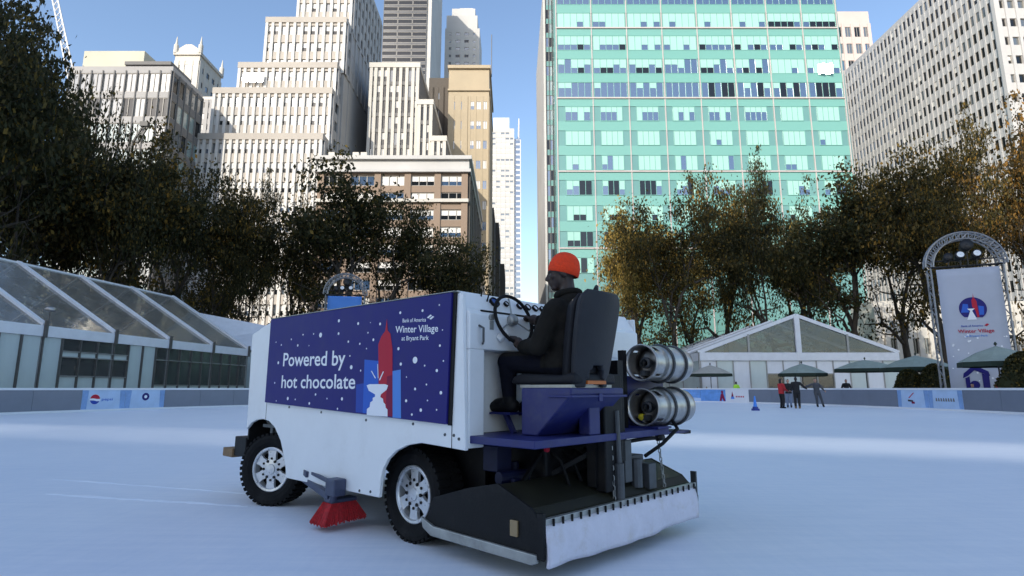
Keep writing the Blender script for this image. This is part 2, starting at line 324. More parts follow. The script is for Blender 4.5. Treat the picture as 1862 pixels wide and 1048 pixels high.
# printed marks on the advert panels (flat print on the inner face)
def mark(o, L, lat, kind):
    sx = 1 if lat > 0 else -1
    fn = lambda u, v, d=.004: (u*sx, -d*lat, v)
    def flat(polys, mat, name, d=.004):
        m = MB()
        for P in polys: m.add([fn(u, v, d) for u, v in P], [tuple(range(len(P)))])
        return m.build(name, mat, o)
    def halo(): [flat([[(e*(L/2-.01), .12), (e*L*.38, .12), (e*L*.36, BH-.07), (e*(L/2-.01), BH-.07)]], 'print_soft_blue', 'border_print', .003) for e in (-1, 1)]
    if kind == 'globe':
        halo(); cx, cy, r = -.45, .58, .24
        top = [(cx+r*math.cos(t), cy+r*math.sin(t)) for t in [R(5+165*i/14) for i in range(15)]]+[(cx-.06, cy+.05), (cx+.08, cy+.02)]
        bot = [(cx+r*math.cos(t), cy+r*math.sin(t)) for t in [R(190+150*i/14) for i in range(15)]]+[(cx+.10, cy-.09), (cx-.05, cy-.05)]
        flat([circle(cx, cy, r+.012, 24)], 'print_white', 'disc_print', .004); flat([top], 'print_red', 'red_print', .006); flat([bot], 'print_mid_blue', 'blue_print', .006)
        lettering('pepsi', .55, .13, lambda x, y: fn(-.12+x, .52+y, .006), 'print_blue', o)
    if kind == 'ring':
        halo(); flat([circle(.0, .68, .2, 20)], 'print_navy', 'emblem_print', .004); flat([circle(.0, .68, .085, 12)], 'print_white', 'emblem_centre', .006)
    if kind == 'figures':
        m = MB()
        flat([[(-.4, .2), (.0, .2), (-.08, .42), (-.13, .46), (.06, .6), (-.02, .72), (-.2, .66), (-.38, .72), (-.46, .6), (-.27, .46), (-.32, .42)]], 'print_red', 'figure_print', .005)
        flat([circle(-.2, .8, .12, 14)], 'print_white', 'cap_print', .005)
        flat([[(.25, .12), (1.15, .12), (1.15, .32), (.25, .40)]], 'print_ice_blue', 'snow_print', .004)
    if kind == 'figure':
        flat([[(.55, .12), (.72, .12), (.8, .35), (.88, .12), (1.05, .12), (.92, .6), (.86, .72), (.9, .86), (.8, .98), (.7, .86), (.74, .72), (.66, .6)]], 'print_dark_red', 'figure_print', .005)
    if kind == 'small_tree':
        flat([[(-.55, .42), (-.3, .42), (-.42, .9)]], 'print_dark_red', 'tree_print', .005); flat([[(-.6, .3), (-.22, .3), (-.3, .48), (-.5, .48)]], 'print_light_blue', 'tree_base_print', .006)
        flat([[(-.1+.16*i, .42), (0+.16*i, .42), (0+.16*i, .54), (-.1+.16*i, .54)] for i in range(5)], 'print_red', 'faded_lettering', .005)
    if kind == 'swoosh':
        halo(); flat([[(-.28, .62), (-.24, .58), (.12, .86), (.1, .9)]], 'print_red', 'stroke_print', .005)
        flat([[(-.35, .42), (.02, .40), (.02, .48), (-.33, .52)]], 'stage_black', 'lettering_dark', .005); flat([[(-.1, .30), (.12, .30), (.12, .41), (-.1, .41)]], 'print_dark_red', 'lettering_red', .006)
    if kind == 'letters':
        halo(); flat([[(-.62+.155*i, .47), (-.50+.155*i, .46), (-.53+.155*i, .62), (-.6+.155*i, .63)] for i in range(8)], 'soot_grey', 'faded_lettering', .005)
for q in todo: mark(*q)

# ------------------------------------------------------------------ buildings
WM = {}
def window_mesh(w, h, style, mull):
    key = (round(w, 2), round(h, 2), style, mull)
    if key in WM: return WM[key]
    m = MB(); fw = min(.12, w*.07)
    pane = {'blue': 1, 'dark': 2, 'white': 3, 'half': 2, 'halfblue': 1, 'grey': 4, 'teal': 5, 'panel': 6}[style]
    m.cur = pane; m.add([(-w/2, -.03, 0), (w/2, -.03, 0), (w/2, -.03, h), (-w/2, -.03, h)], [(0, 1, 2, 3)])
    if style in ('half', 'halfblue'):
        m.cur = 3; m.add([(-w/2, -.05, h*.45), (w/2, -.05, h*.45), (w/2, -.05, h), (-w/2, -.05, h)], [(0, 1, 2, 3)])
    m.cur = 0
    for i in range(mull+1):
        x = -w/2+w*i/mull; x = min(max(x, -w/2+fw/2), w/2-fw/2); m.box(x-fw/2, x+fw/2, -.14, -.02, 0, h)
    m.box(-w/2, w/2, -.12, -.02, 0, fw); m.box(-w/2, w/2, -.12, -.02, h-fw, h)
    WM[key] = m.mesh('window', ['window_frame', 'glass_blue', 'glass_dark', 'blind_white', 'glass_grey', 'glass_teal', 'green_panel']); return WM[key]
RND = random.Random(5)
def facade(par, origin, rz, W, z0, z1, nc, nr, pier, sill, head, depth, pmat, bmat, styles, mull=1, indiv=None, piers=True, group=1):
    """piers, spandrels and windows on one wall plane; origin is its left end seen from outside"""
    o = Vector(origin)-par.location; u = Vector((math.cos(rz), math.sin(rz), 0)); fh = (z1-z0)/nr; cw = W/nc; rot = (0, 0, rz)
    if piers:
        pme = MB().box(-pier/2, pier/2, -depth, -.002, 0, z1-z0).mesh('pier', pmat)
        for c in range(nc+1): link('pier', pme, par, loc=o+u*min(max(c*cw, pier/2), W-pier/2)+Vector((0, 0, z0)), rot=rot)
    bh = (sill+head)*fh; bme = MB().box(0, W, -depth*.55, -.004, 0, bh).mesh('spandrel', bmat)
    for r in range(nr+1):
        zb = z0+r*fh-head*fh
        if r == 0: link('spandrel', MB().box(0, W, -depth*.55, -.004, 0, sill*fh).mesh('spandrel', bmat), par, loc=o+Vector((0, 0, z0)), rot=rot)
        elif r == nr: link('spandrel', MB().box(0, W, -depth*.55, -.004, 0, head*fh).mesh('spandrel', bmat), par, loc=o+Vector((0, 0, z1-head*fh)), rot=rot)
        else: link('spandrel', bme, par, loc=o+Vector((0, 0, zb)), rot=rot)
    ww = cw-(pier if piers else pier); wh = fh*(1-sill-head); rest = MB(); names = ['glass_blue', 'glass_dark', 'blind_white', 'glass_grey', 'glass_teal', 'green_panel']
    for c in range(nc):
        for r in range(nr):
            st = RND.choice(styles(c, r) if callable(styles) else styles)
            loc = o+u*((c+.5)*cw)+Vector((0, 0, z0+r*fh+sill*fh))
            if indiv is None or indiv(c, r): link('window', window_mesh(ww, wh, st, mull), par, loc=loc, rot=rot)
            else:
                rest.cur = {'blue': 0, 'dark': 1, 'white': 2, 'half': 1, 'halfblue': 0, 'grey': 3, 'teal': 4, 'panel': 5}[st]
                nrm = Vector((math.sin(rz), -math.cos(rz), 0))*.03; a = loc-u*ww/2+nrm; b = loc+u*ww/2+nrm; up = Vector((0, 0, wh))
                rest.add([a, b, b+up, a+up], [(0, 1, 2, 3)])
                if st in ('half', 'halfblue'):
                    rest.cur = 2; h2 = Vector((0, 0, wh*.45)); e = nrm*.7; rest.add([a+h2+e, b+h2+e, b+up+e, a+up+e], [(0, 1, 2, 3)])
    if rest.v: rest.build('far_windows', names, par, kind='stuff')
def core(par, x0, x1, y0, y1, z0, z1, mat, name='wall'):
    q = par.location; return MB().box(x0-q.x, x1-q.x, y0-q.y, y1-q.y, z0, z1).build(name, mat, par)
def X(px, py, Y): return at(px, py, Y).x
def Zp(py, Y, px=931): return at(px, py, Y).z

# green glass office tower
Y = 112; gx0, gx1 = X(1011, 300, Y), X(1552, 300, Y); gtop = Zp(-60, Y)
gb = thing('green_glass_tower', 'tall wide office tower of mint green glass panels behind the right-hand trees', 'building', ((gx0+gx1)/2, Y, 0))
core(gb, gx0, gx1, Y, Y+45, 0, gtop, 'green_panel')
zr = Zp(164, Y); FHt = (Zp(38, Y)-Zp(436, Y))/9; bays = 8; bw = (gx1-gx0-.8)/bays
GP = {}
def gpane(wd, ht, kind):
    k = (round(wd, 2), round(ht, 2), kind)
    if k not in GP:
        m = MB(); lo = {'blind': 0, 'low': .38, 'mid': .62, 'open': 1, 'dark': 1, 'lowdark': .4}[kind]; g = .04
        m.cur = 1 if kind in ('dark', 'lowdark') else 0
        if lo: m.box(-wd/2+g, wd/2-g, -.05, 0, 0, ht*lo)
        m.cur = 2
        if lo < 1: m.box(-wd/2+g, wd/2-g, -.07, 0, ht*lo+.02, ht)
        GP[k] = m.mesh('pane', ['glass_blue', 'glass_dark', 'green_blind'])
    return GP[k]
wh_up, wh_lo = FHt*.60, FHt*.56
spm = MB().box(-bw/2+.05, bw/2-.05, -.10, -.002, 0, FHt*.38).mesh('spandrel_panel', 'green_spandrel')
fr = {}
def gframe(wd, ht, n):
    k = (round(wd, 2), n)
    if k not in fr:
        m = MB()
        for i in range(n+1): x = -wd/2+wd*i/n; m.box(x-.05, x+.05, -.13, -.002, 0, ht)
        m.box(-wd/2-.05, wd/2+.05, -.14, -.002, -.1, 0); m.box(-wd/2-.05, wd/2+.05, -.14, -.002, ht, ht+.1); fr[k] = m.mesh('window', 'green_spandrel')
    return fr[k]
g0 = gx0+.4-gb.location.x
for r in range(-7, 7):                                     # row 0 is the floor seen at photo height 164
    zc = zr+r*FHt
    if zc < 6: continue
    upper = r >= 0; full = bw*.92; wd = full if upper else bw*.60; npn = 5 if upper else 4; ht = wh_up if upper else wh_lo
    for c in range(bays):
        cx = g0+(c+.5)*bw+(0 if upper else (.5 if c == 0 else 0))
        link('spandrel_panel', spm, gb, loc=(g0+(c+.5)*bw, 0, zc+ht/2+.14))
        wdc = wd*(1.15 if (c == 0 and not upper) else 1)
        wo = link('window', gframe(wdc, ht, npn), gb, loc=(cx, 0, zc-ht/2))
        if upper and (c in (0,)) and r > 3: pass
        pr = {0: (['open']*9+['mid'] if c < 4 else ['dark', 'open', 'dark', 'mid']), 1: ['low', 'low', 'mid', 'open', 'lowdark'] if c < 6 else ['blind', 'low'], 2: ['low', 'lowdark', 'blind', 'low'], 3: ['blind']*4+['low'], 4: ['open', 'mid', 'low'],
              -1: ['mid']*5+['blind'] if c < 6 else ['blind'], -2: ['blind']*9+['low'], -3: ['blind']*5+['low', 'open'], -4: ['low', 'mid', 'dark', 'blind'], -5: ['blind', 'lowdark', 'blind'], -6: ['dark', 'dark', 'lowdark', 'blind'], -7: ['dark', 'blind']}.get(r, ['low', 'open', 'blind'])
        if r == 3 and c >= 6: pr = ['lowdark']*4+['low']
        pw = wdc/npn
        for k in range(npn): link('pane', gpane(pw, ht, RND.choice(pr)), wo, loc=(-wdc/2+(k+.5)*pw, -.02, 0))
mul = MB().box(-.09, .09, -.26, -.002, 0, gtop).mesh('mullion', 'pink_mullion')
for c in range(bays+1): link('mullion', mul, gb, loc=(g0+c*bw, 0, 0))
for r in (-6, -3, 0, 3): link('ledge', MB().box(g0, g0+bays*bw, -.32, -.002, 0, .28).mesh('ledge', 'pink_mullion'), gb, loc=(0, 0, zr+r*FHt-wh_up/2-.42))
# its narrow dark left return: a lower slab of dark glass with white edge
xs0, xs1 = X(990, 300, Y+5), X(1009, 300, Y+5); q = gb.location
core(gb, xs0+.5, gx0-.02, Y+5, Y+40, 0, gtop-2, 'dark_cladding', 'return_wall'); core(gb, xs0, xs0+.45, Y+4.6, Y+40, 0, gtop-2.2, 'white_stone', 'white_edge')
facade(gb, (xs0+.5, Y+5, 0), 0, gx0-xs0-.55, 6, gtop-3, 2, 24, .15, .22, .12, .2, 'dark_metal', 'green_panel', lambda c, r: ['dark', 'dark', 'blue'] if r < 14 else ['blue', 'teal', 'dark'])

# brown brick loft block at the corner
Y = 88; x0, x1 = X(579, 330, Y), X(851, 330, Y); zt = Zp(287, Y); zc = Zp(316, Y)
bb = thing('brick_loft_building', 'brown brick loft block with pale cornice and triple windows behind the left trees', 'building', ((x0+x1)/2, Y, 0))
core(bb, x0, x1, Y, Y+34, 0, zt-1, 'brown_brick')
fl = (Zp(325, Y)-Zp(418, Y))/3; ztop = Zp(340, Y)+0
facade(bb, (x0, Y, 0), 0, x1-x0, zc-fl*9, zc, 5, 9, 1.0, .24, .14, .45, 'brown_brick', 'brown_brick', lambda c, r: ['half', 'half', 'halfblue', 'white', 'dark'] if (c+r) % 3 else ['blue', 'halfblue', 'blue'], mull=3)
facade(bb, (x1, Y, 0), R(90), 34, zc-fl*9, zc, 8, 9, 1.6, .24, .14, .35, 'shaded_brick', 'shaded_brick', ['dark', 'dark', 'half'], mull=2)  # right face darker than the front: its shade is put into the colour
m = MB((-bb.location.x, 0, 0)); m.box(x0-.5, x1+.5, -.9, 34.2, zc, zc+.5); m.box(x0-.2, x1+.2, -.5, 34.1, zc+.5, zt-.6); m.box(x0-.6, x1+.6, -1.0, 34.3, zt-.6, zt); m.build('cornice', 'white_stone', bb)
m = MB((-bb.location.x, 0, 0)); zl = Zp(370, Y); m.box(x0-.15, x1+.15, -.75, -.002, zl, zl+.55); m.build('string_course', 'cream_stone', bb)
for px in (595, 640, 655): xx = X(px, 285, Y)-bb.location.x; MB().box(xx-.5, xx+.5, 2, 3, zt, zt+1.8).build('chimney', 'cream_stone', bb)
Yt = 100; p = at(744, 288, Yt); tw = thing('water_tank', 'small round rooftop water tank above the pale brick cornice', 'water tank', (p.x, Yt, zt-1))
r = 1.5; m = MB(); m.lathe([(r, 1.0), (r, 3.8), (r*1.08, 3.85), (.05, 5.0)], 20); m.build('tank', 'wood_tank', tw, smooth=False)
for a in range(4): MB().bar((r*.8*math.cos(a*PI/2+.7), r*.8*math.sin(a*PI/2+.7), 0), (r*.8*math.cos(a*PI/2+.7), r*.8*math.sin(a*PI/2+.7), 1.05), .2).build('leg', 'dark_metal', tw)

# white stepped office building
Y = 115; wb = thing('white_stepped_tower', 'broad white office tower stepping back in terraces, sunlit above the left trees', 'building', (X(455, 300, Y), Y, 0))
steps = [(325, 587, 246, 115, 22, None), (388, 604, 163, 118.5, 17, 246), (434, 613, 117, 121, 14, 163), (484, 630, 35, 123.5, 11, 117), (547, 646, -90, 127, 8, 35)]
YB = 158
for i, (pl, pr_, pt, Yq, nc, pb) in enumerate(steps):
    xa, xb, z1 = X(pl, pt+20, Yq), X(pr_, pt+20, Yq), Zp(pt, Yq); zb = 0 if pb is None else Zp(pb, Yq)-4.5
    core(wb, xa, xb, Yq, YB-i*.6, 0, z1, 'grey_stone', 'wall')
    fhq = 4.3; nr = max(2, round((z1-1.2-max(zb, 9))/fhq)); zlo = z1-1.2-nr*fhq
    facade(wb, (xa, Yq, 0), 0, xb-xa, zlo, z1-1.2, nc, nr, .62, .30, .16, .55, 'pale_stone', 'pale_spandrel', ['white', 'half', 'half', 'grey'] if i else ['half', 'half', 'grey', 'halfblue'], mull=1, indiv=(None if i in (0, 1, 3) else (lambda c, r: c % 2 == 0)))
    facade(wb, (xb, Yq, 0), R(90), YB-i*.6-Yq, zlo, z1-1.2, 9, nr, 1.2, .25, .2, .4, 'grey_stone', 'grey_stone', ['grey', 'dark', 'grey'], indiv=lambda c, r: False)  # side faces in greyer stone: their shade is put into the colour
    m = MB((-wb.location.x, -wb.location.y, 0)); m.box(xa-.1, xb+.1, Yq-.6, YB-i*.6+.1, z1-1.2, z1+.2); m.build('parapet', 'pale_spandrel', wb)

# dark glass tower behind it
Y = 200; x0, x1 = X(696, 60, Y), X(776, 60, Y); dt = thing('dark_glass_tower', 'dark grey glass skyscraper with fine horizontal bands behind the white terraces', 'building', ((x0+x1)/2, Y, 0))
zt = Zp(-120, Y); core(dt, x0, x1, Y, Y+30, 0, zt, 'dark_cladding'); core(dt, x1, x1+1.6, Y+.3, Y+30, 0, zt-.5, 'white_stone', 'white_edge')
facade(dt, (x0, Y, 0), 0, x1-x0, Zp(200, Y), zt, 3, 28, .15, .30, .05, .2, 'dark_cladding', 'dark_cladding', ['dark'], indiv=lambda c, r: True)

# striped pale building between
Y = 128; sb = thing('striped_pale_building', 'pale ribbed office building with dark vertical window stripes, stepping down to the right', 'building', (X(720, 200, Y), Y, 0))
for i, (pl, pr_, pt, Yq, nc) in enumerate([(784, 811, 251, 128, 2), (760, 787, 185, 129.5, 2), (673, 763, 118, 131, 8)]):
    xa, xb, z1 = X(pl, pt+20, Yq), X(pr_, pt+20, Yq), Zp(pt, Yq)
    core(sb, xa, xb, Yq, 158, 0, z1, 'soot_grey'); zb = Zp(300, Yq); nr = max(3, round((z1-zb)/4.6))
    facade(sb, (xa, Yq, 0), 0, xb-xa, zb-12, z1-1, nc, nr+3, .75, .12, .10, .5, 'cream_stone', 'soot_grey', ['dark', 'dark', 'grey', 'half'], mull=2)
    m = MB((-sb.location.x, -sb.location.y, 0)); m.box(xa-.2, xb+.2, Yq-.6, 158.1, z1-1, z1+.3); m.build('parapet', 'cream_stone', sb)

# tan brick tower
Y = 145; x0, x1 = X(815, 200, Y), X(889, 200, Y); zt = Zp(126, Y); tb = thing('tan_brick_tower', 'tall tan brick tower with small paired windows beside the street gap', 'building', ((x0+x1)/2, Y, 0))
core(tb, x0, x1, Y, Y+25, 0, zt, 'tan_brick'); nr = 15
facade(tb, (x0, Y, 0), 0, (x1-x0)*.48, zt-8-nr*5.6, zt-8, 2, nr, 1.6, .30, .28, .2, 'tan_brick', 'tan_brick', ['grey', 'halfblue', 'blue'], mull=1)
facade(tb, (x0+(x1-x0)*.5, Y, 0), 0, (x1-x0)*.5, zt-8-nr*5.6, zt-8, 3, nr, .55, .30, .28, .2, 'tan_brick', 'tan_brick', ['blue', 'halfblue', 'white'], mull=2)
facade(tb, (x1, Y, 0), R(90), 25, zt-8-nr*5.6, zt-8, 6, nr, 1.8, .3, .28, .2, 'tan_brick', 'tan_brick', ['dark', 'blue'])
m = MB((-tb.location.x, -Y, 0)); m.box(x0-.3, x1+.4, Y-.6, Y+25.2, zt, zt+.9); m.box(x0-.2, x1+.3, Y-.45, Y+25.1, zt-6.5, zt-6); m.build('cornice', 'tan_brick', tb)
xm = X(892, 220, Y); MB().tube([(xm-tb.location.x, 4, zt), (xm-tb.location.x, 4, zt+13)], .12, 6).build('aerial', 'dark_metal', tb)
xa, xb = X(779, 200, 150), x0-.4; db = thing('dark_brown_building', 'shaded dark brown building wedged left of the tan brick tower', 'building', ((xa+xb)/2, 150, 0)); zt2 = Zp(142, 150)
core(db, xa, xb, 150, 172, 0, zt2, 'shaded_brick'); facade(db, (xa, 150, 0), 0, xb-xa, zt2-60, zt2-3, 3, 11, 1.6, .32, .3, .25, 'shaded_brick', 'shaded_brick', ['dark', 'grey'])  # brown walls darkened, shade put into the brick colour

# slim white tower far behind
Y = 240; hb = thing('slim_white_tower', 'slim white tower with a stepped chamfered crown far behind the tan brick tower', 'building', (X(842, 80, Y), Y, 0))
xa, xb = X(809, 80, Y), X(872, 80, Y); core(hb, xa, xb, Y, Y+18, 0, Zp(52, Y), 'white_stone')
core(hb, X(812, 40, Y+1), X(868, 40, Y+1), Y+1, Y+17, Zp(54, Y), Zp(26, Y), 'white_stone', 'upper_stage'); core(hb, X(822, 20, Y+2), X(864, 20, Y+2), Y+2, Y+16, Zp(30, Y), Zp(11, Y), 'white_stone', 'crown'); core(hb, X(836, 15, Y+4), X(860, 15, Y+4), Y+4, Y+14, Zp(15, Y), Zp(5, Y), 'white_stone', 'crown_block')
facade(hb, (xa, Y, 0), 0, xb-xa, Zp(150, Y), Zp(56, Y), 4, 7, 1.9, .32, .3, .3, 'white_stone', 'white_stone', lambda c, r: ['dark', 'grey'] if c in (1, 2) else ['grey', 'halfblue'])
# far white and blue tower down the street
Y = 340; fb = thing('far_white_blue_tower', 'white slab with blue glass edge and spire standing far down the street', 'building', (X(920, 350, Y), Y, 0))
xa, xb, xc = X(893, 350, Y), X(935, 350, Y), X(947.5, 350, Y); core(fb, xa, xb, Y, Y+25, 0, Zp(234, Y), 'white_stone'); core(fb, xb+.05, xc, Y+2, Y+25, 0, Zp(250, Y), 'glass_blue', 'glass_wing')
core(fb, xa+1, X(926, 220, Y), Y+1, Y+12, Zp(234, Y), Zp(213, Y), 'screen_white', 'roof_screen'); MB().tube([(X(943, 230, Y)-fb.location.x, 6, Zp(252, Y)), (X(944, 230, Y)-fb.location.x, 6, Zp(208, Y))], [.8, .35], 6).build('spire', 'screen_white', fb)
facade(fb, (xa, Y, 0), 0, xb-xa, 20, Zp(238, Y), 5, 40, .6, .3, .35, .3, 'white_stone', 'white_stone', ['grey', 'white', 'white'], indiv=lambda c, r: False)
facade(fb, (xb+.05, Y+2, 0), 0, xc-xb-.1, 20, Zp(252, Y), 1, 40, .5, .25, .1, .3, 'screen_white', 'screen_white', ['blue'], indiv=lambda c, r: False)
# shaded low blocks along the street
kb = thing('shaded_street_block', 'dark shaded stepped block low along the street left of the gap', 'building', (X(898, 450, 185), 185, 0))
for a, b, t, Yq in ((862, 898, 378, 185), (897, 907, 405, 200), (906, 917, 480, 215)):
    xa, xb, z1 = X(a, t+30, Yq), X(b, t+30, Yq), Zp(t, Yq); core(kb, xa, xb, Yq, Yq+22, 0, z1, 'shaded_brick'); facade(kb, (xb, Yq, 0), R(90), 22, 8, z1-2, 5, max(3, int(z1/4.5)), 1.5, .3, .25, .2, 'shaded_brick', 'shaded_brick', ['dark', 'grey'], indiv=lambda c, r: False)  # street walls carry their shade in the dark brick colour

# grey glass block on the left
Y = 104; x0, x1 = X(120, 180, Y), X(309, 180, Y); zt = Zp(121, Y); ab = thing('grey_glass_block', 'grey curtain-wall office block with a tan rooftop box behind the far left tree', 'building', ((x0+x1)/2, Y, 0))
core(ab, x0, x1, Y, Y+11, 0, zt, 'grey_stone'); nr = 12; fh = 5.2
facade(ab, (x0, Y, 0), 0, x1-x0, zt-1-nr*fh, zt-1, 9, nr, .22, .14, .10, .35, 'soot_grey', 'grey_stone', lambda c, r: ['grey'] if r == nr-1 else (['dark', 'dark', 'grey'] if r == nr-2 else ['teal', 'grey', 'teal', 'teal']), mull=2)
facade(ab, (x1, Y, 0), R(90), 11, zt-1-nr*fh, zt-1, 5, nr, .25, .18, .12, .3, 'soot_grey', 'soot_grey', ['grey', 'dark', 'teal'], mull=1)
core(ab, X(152, 105, Y+3), X(262, 105, Y+3), Y+3, Y+10, zt, Zp(93, Y+3), 'stucco', 'rooftop_box')
m = MB((-ab.location.x, -Y, 0)); xa, xb = X(230, 115, Y+1), X(314, 115, Y+1); m.box(xa, xb, Y+.5, Y+8, zt+.7, zt+1.4)
for k in range(6): m.box(xa+(xb-xa)*k/5-.15, xa+(xb-xa)*k/5+.15, Y+1, Y+1.3, zt, zt+.75)
m.build('roof_trellis', 'soot_grey', ab)
p0 = at(243, 262, Y-2); hc = thing('facade_hoist', 'small black lattice hoist standing against the grey glass block', 'hoist', (p0.x, Y-3, 0))
m = MB((-p0.x, -(Y-3), 0)); pa, pb = at(240, 262, Y-3), at(262, 226, Y-3)
m.bar((pa.x, Y-3, 0), (pa.x, Y-3, pa.z), .5); m.build('mast', 'stage_black', hc)
m = MB((-p0.x, -(Y-3), 0)); m.bar(pa, pb, .3); m.bar(pa+Vector((.9, 0, .1)), pb+Vector((.8, 0, -.4)), .3)
for k in range(5): t = k/4; m.bar(pa.lerp(pb, t), (pa+Vector((.9, 0, .1))).lerp(pb+Vector((.8, 0, -.4)), min(1, t+.2)), .15)
m.box(pb.x-.6, pb.x+.9, Y-3.4, Y-2.6, pb.z-.5, pb.z+.4); m.build('jib', 'stage_black', hc)
# ornate pale tower
Y = 175; x0, x1 = X(316, 130, Y), X(361, 130, Y); zt = Zp(101, Y); ot = thing('ornate_pale_tower', 'ornate cream stone tower with corner pinnacles behind the grey glass block', 'building', ((x0+x1)/2, Y, 0))
core(ot, x0, x1, Y, Y+14, 0, zt, 'cream_stone'); wdt = x1-x0
facade(ot, (x0, Y, 0), 0, wdt, zt-22, zt-2, 3, 4, 1.5, .3, .3, .3, 'cream_stone', 'cream_stone', ['grey', 'dark', 'grey'])
facade(ot, (x1, Y, 0), R(90), 14, zt-22, zt-2, 4, 4, 1.6, .3, .3, .3, 'cream_stone', 'cream_stone', ['grey', 'dark'])
m = MB((-ot.location.x, -Y, 0)); m.box(x0-.5, x1+.5, Y-.5, Y+14.5, zt, zt+1.0); m.build('cornice', 'cream_stone', ot)
m = MB((-ot.location.x, -Y, 0)); m.prism([(x0+.6, zt+1), (x1-.6, zt+1), (x1-1, zt+2.6), ((x0+x1)/2+1, zt+4), ((x0+x1)/2-1, zt+4), (x0+1, zt+2.6)], lambda u, v, t: (u, t, v), Y, Y+.8); m.build('gable', 'cream_stone', ot)
for (cx, cy) in ((x0, Y), (x1, Y), (x0, Y+14), (x1, Y+14)): m = MB((-ot.location.x, -Y, 0)); m.lathe([(.75, 0), (.75, 3), (.45, 3.3), (.08, 6.2)], 8, Matrix.Translation((cx, cy, zt+.6))); m.build('pinnacle', 'cream_stone', ot)
Y2 = 160; xa, xb = X(329, 215, Y2), X(386, 215, Y2); core(ot, xa, xb, Y2, Y-.1, 0, Zp(176, Y2), 'cream_stone', 'lower_wing'); facade(ot, (xa, Y2, 0), 0, xb-xa, Zp(262, Y2), Zp(182, Y2), 5, 4, 1.0, .25, .25, .4, 'grey_stone', 'grey_stone', ['dark', 'grey'], mull=2)
# crane boom
Yc = 160; pa, pb = at(140, 190, Yc), at(88, -60, Yc); cr = thing('tower_crane', 'thin white lattice crane boom leaning into the sky at far left', 'crane', (pa.x, Yc, 0))
m = MB((-pa.x, -Yc, 0)); base = Vector((pa.x+4, Yc, 0)); off = [Vector((-1.1, 0, 0)), Vector((1.1, 0, 0)), Vector((0, 1.6, 0))]
for q in off: m.bar(pa+q, pb+q*.7, .32)
n = 24
for k in range(n):
    for i in range(3): m.bar(pa.lerp(pb, k/n)+off[i]*(1-.3*k/n), pa.lerp(pb, (k+1)/n)+off[(i+1) % 3]*(1-.3*(k+1)/n), .16)
m.build('boom', 'crane_white', cr); m = MB((-pa.x, -Yc, 0)); m.bar((pa.x, Yc+1, 0), pa+Vector((0, .5, 0)), 1.6); m.build('mast', 'crane_white', cr)

# pink-white building seen in the slot right of the green tower
Y = 150; x0, x1 = X(1520, 100, Y), X(1562, 100, Y); xe = X(1571, 330, Y); pk = thing('narrow_pink_building', 'narrow strip of pinkish stone building between the green tower and the white grid tower', 'building', ((x0+x1)/2, Y, 0))
core(pk, x0, x1+4, Y, Y+20, 0, 108, 'pink_stone'); facade(pk, (x0, Y, 0), 0, x1-x0+4, 10, 104, 4, 18, .9, .2, .2, .4, 'pink_stone', 'pink_stone', ['grey', 'blue', 'dark'], mull=2)
# white grid tower at right
Yn, Yf = 100, 148; xc = X(1836, 200, Yn); zt = Zp(-110, Yn, 1836); fh = (Zp(60, Yn, 1836)-Zp(213, Yn, 1836))/4.45
nb = thing('white_grid_tower', 'huge white stone tower gridded with narrow dark windows at the right edge', 'building', (xc+15, Yn, 0))
core(nb, xc, xc+42, Yn, Yf, 0, zt, 'travertine'); nr = int((zt-8)/fh); zlo = zt-1-nr*fh
facade(nb, (xc, Yf, 0), R(-90), Yf-Yn, zlo, zt-1, 34, nr, .46, .24, .20, .24, 'travertine', 'travertine', lambda c, r: ['dark', 'dark', 'dark', 'dark', 'half', 'grey'] if c > 10 else ['grey', 'dark', 'dark', 'grey'], indiv=lambda c, r: c >= 22 and 8 <= r <= nr)
facade(nb, (xc, Yn, 0), 0, 42, zlo, zt-1, 21, nr, .55, .32, .24, .5, 'travertine', 'travertine', ['grey', 'grey', 'dark', 'half'], indiv=lambda c, r: c < 5)
for c in range(7): MB().box(-.5, .5, -.75, -.002, 0, zt-1).build('wide_pier', 'travertine', nb, loc=(xc-nb.location.x+c*7, 0, 0))
# pale low building glimpsed through the right trees
Y = 92; lb = thing('pale_low_building', 'low cream stone building glimpsed through the trunks right of the tent', 'building', (X(1690, 600, Y), Y, 0)); xa, xb = X(1590, 600, Y), X(1870, 600, Y); core(lb, xa, xb, Y, Y+6, 0, 15, 'cream_stone'); facade(lb, (xa, Y, 0), 0, xb-xa, 1.5, 14, 14, 3, .8, .2, .2, .4, 'cream_stone', 'cream_stone', ['grey', 'dark', 'halfblue'], mull=2)

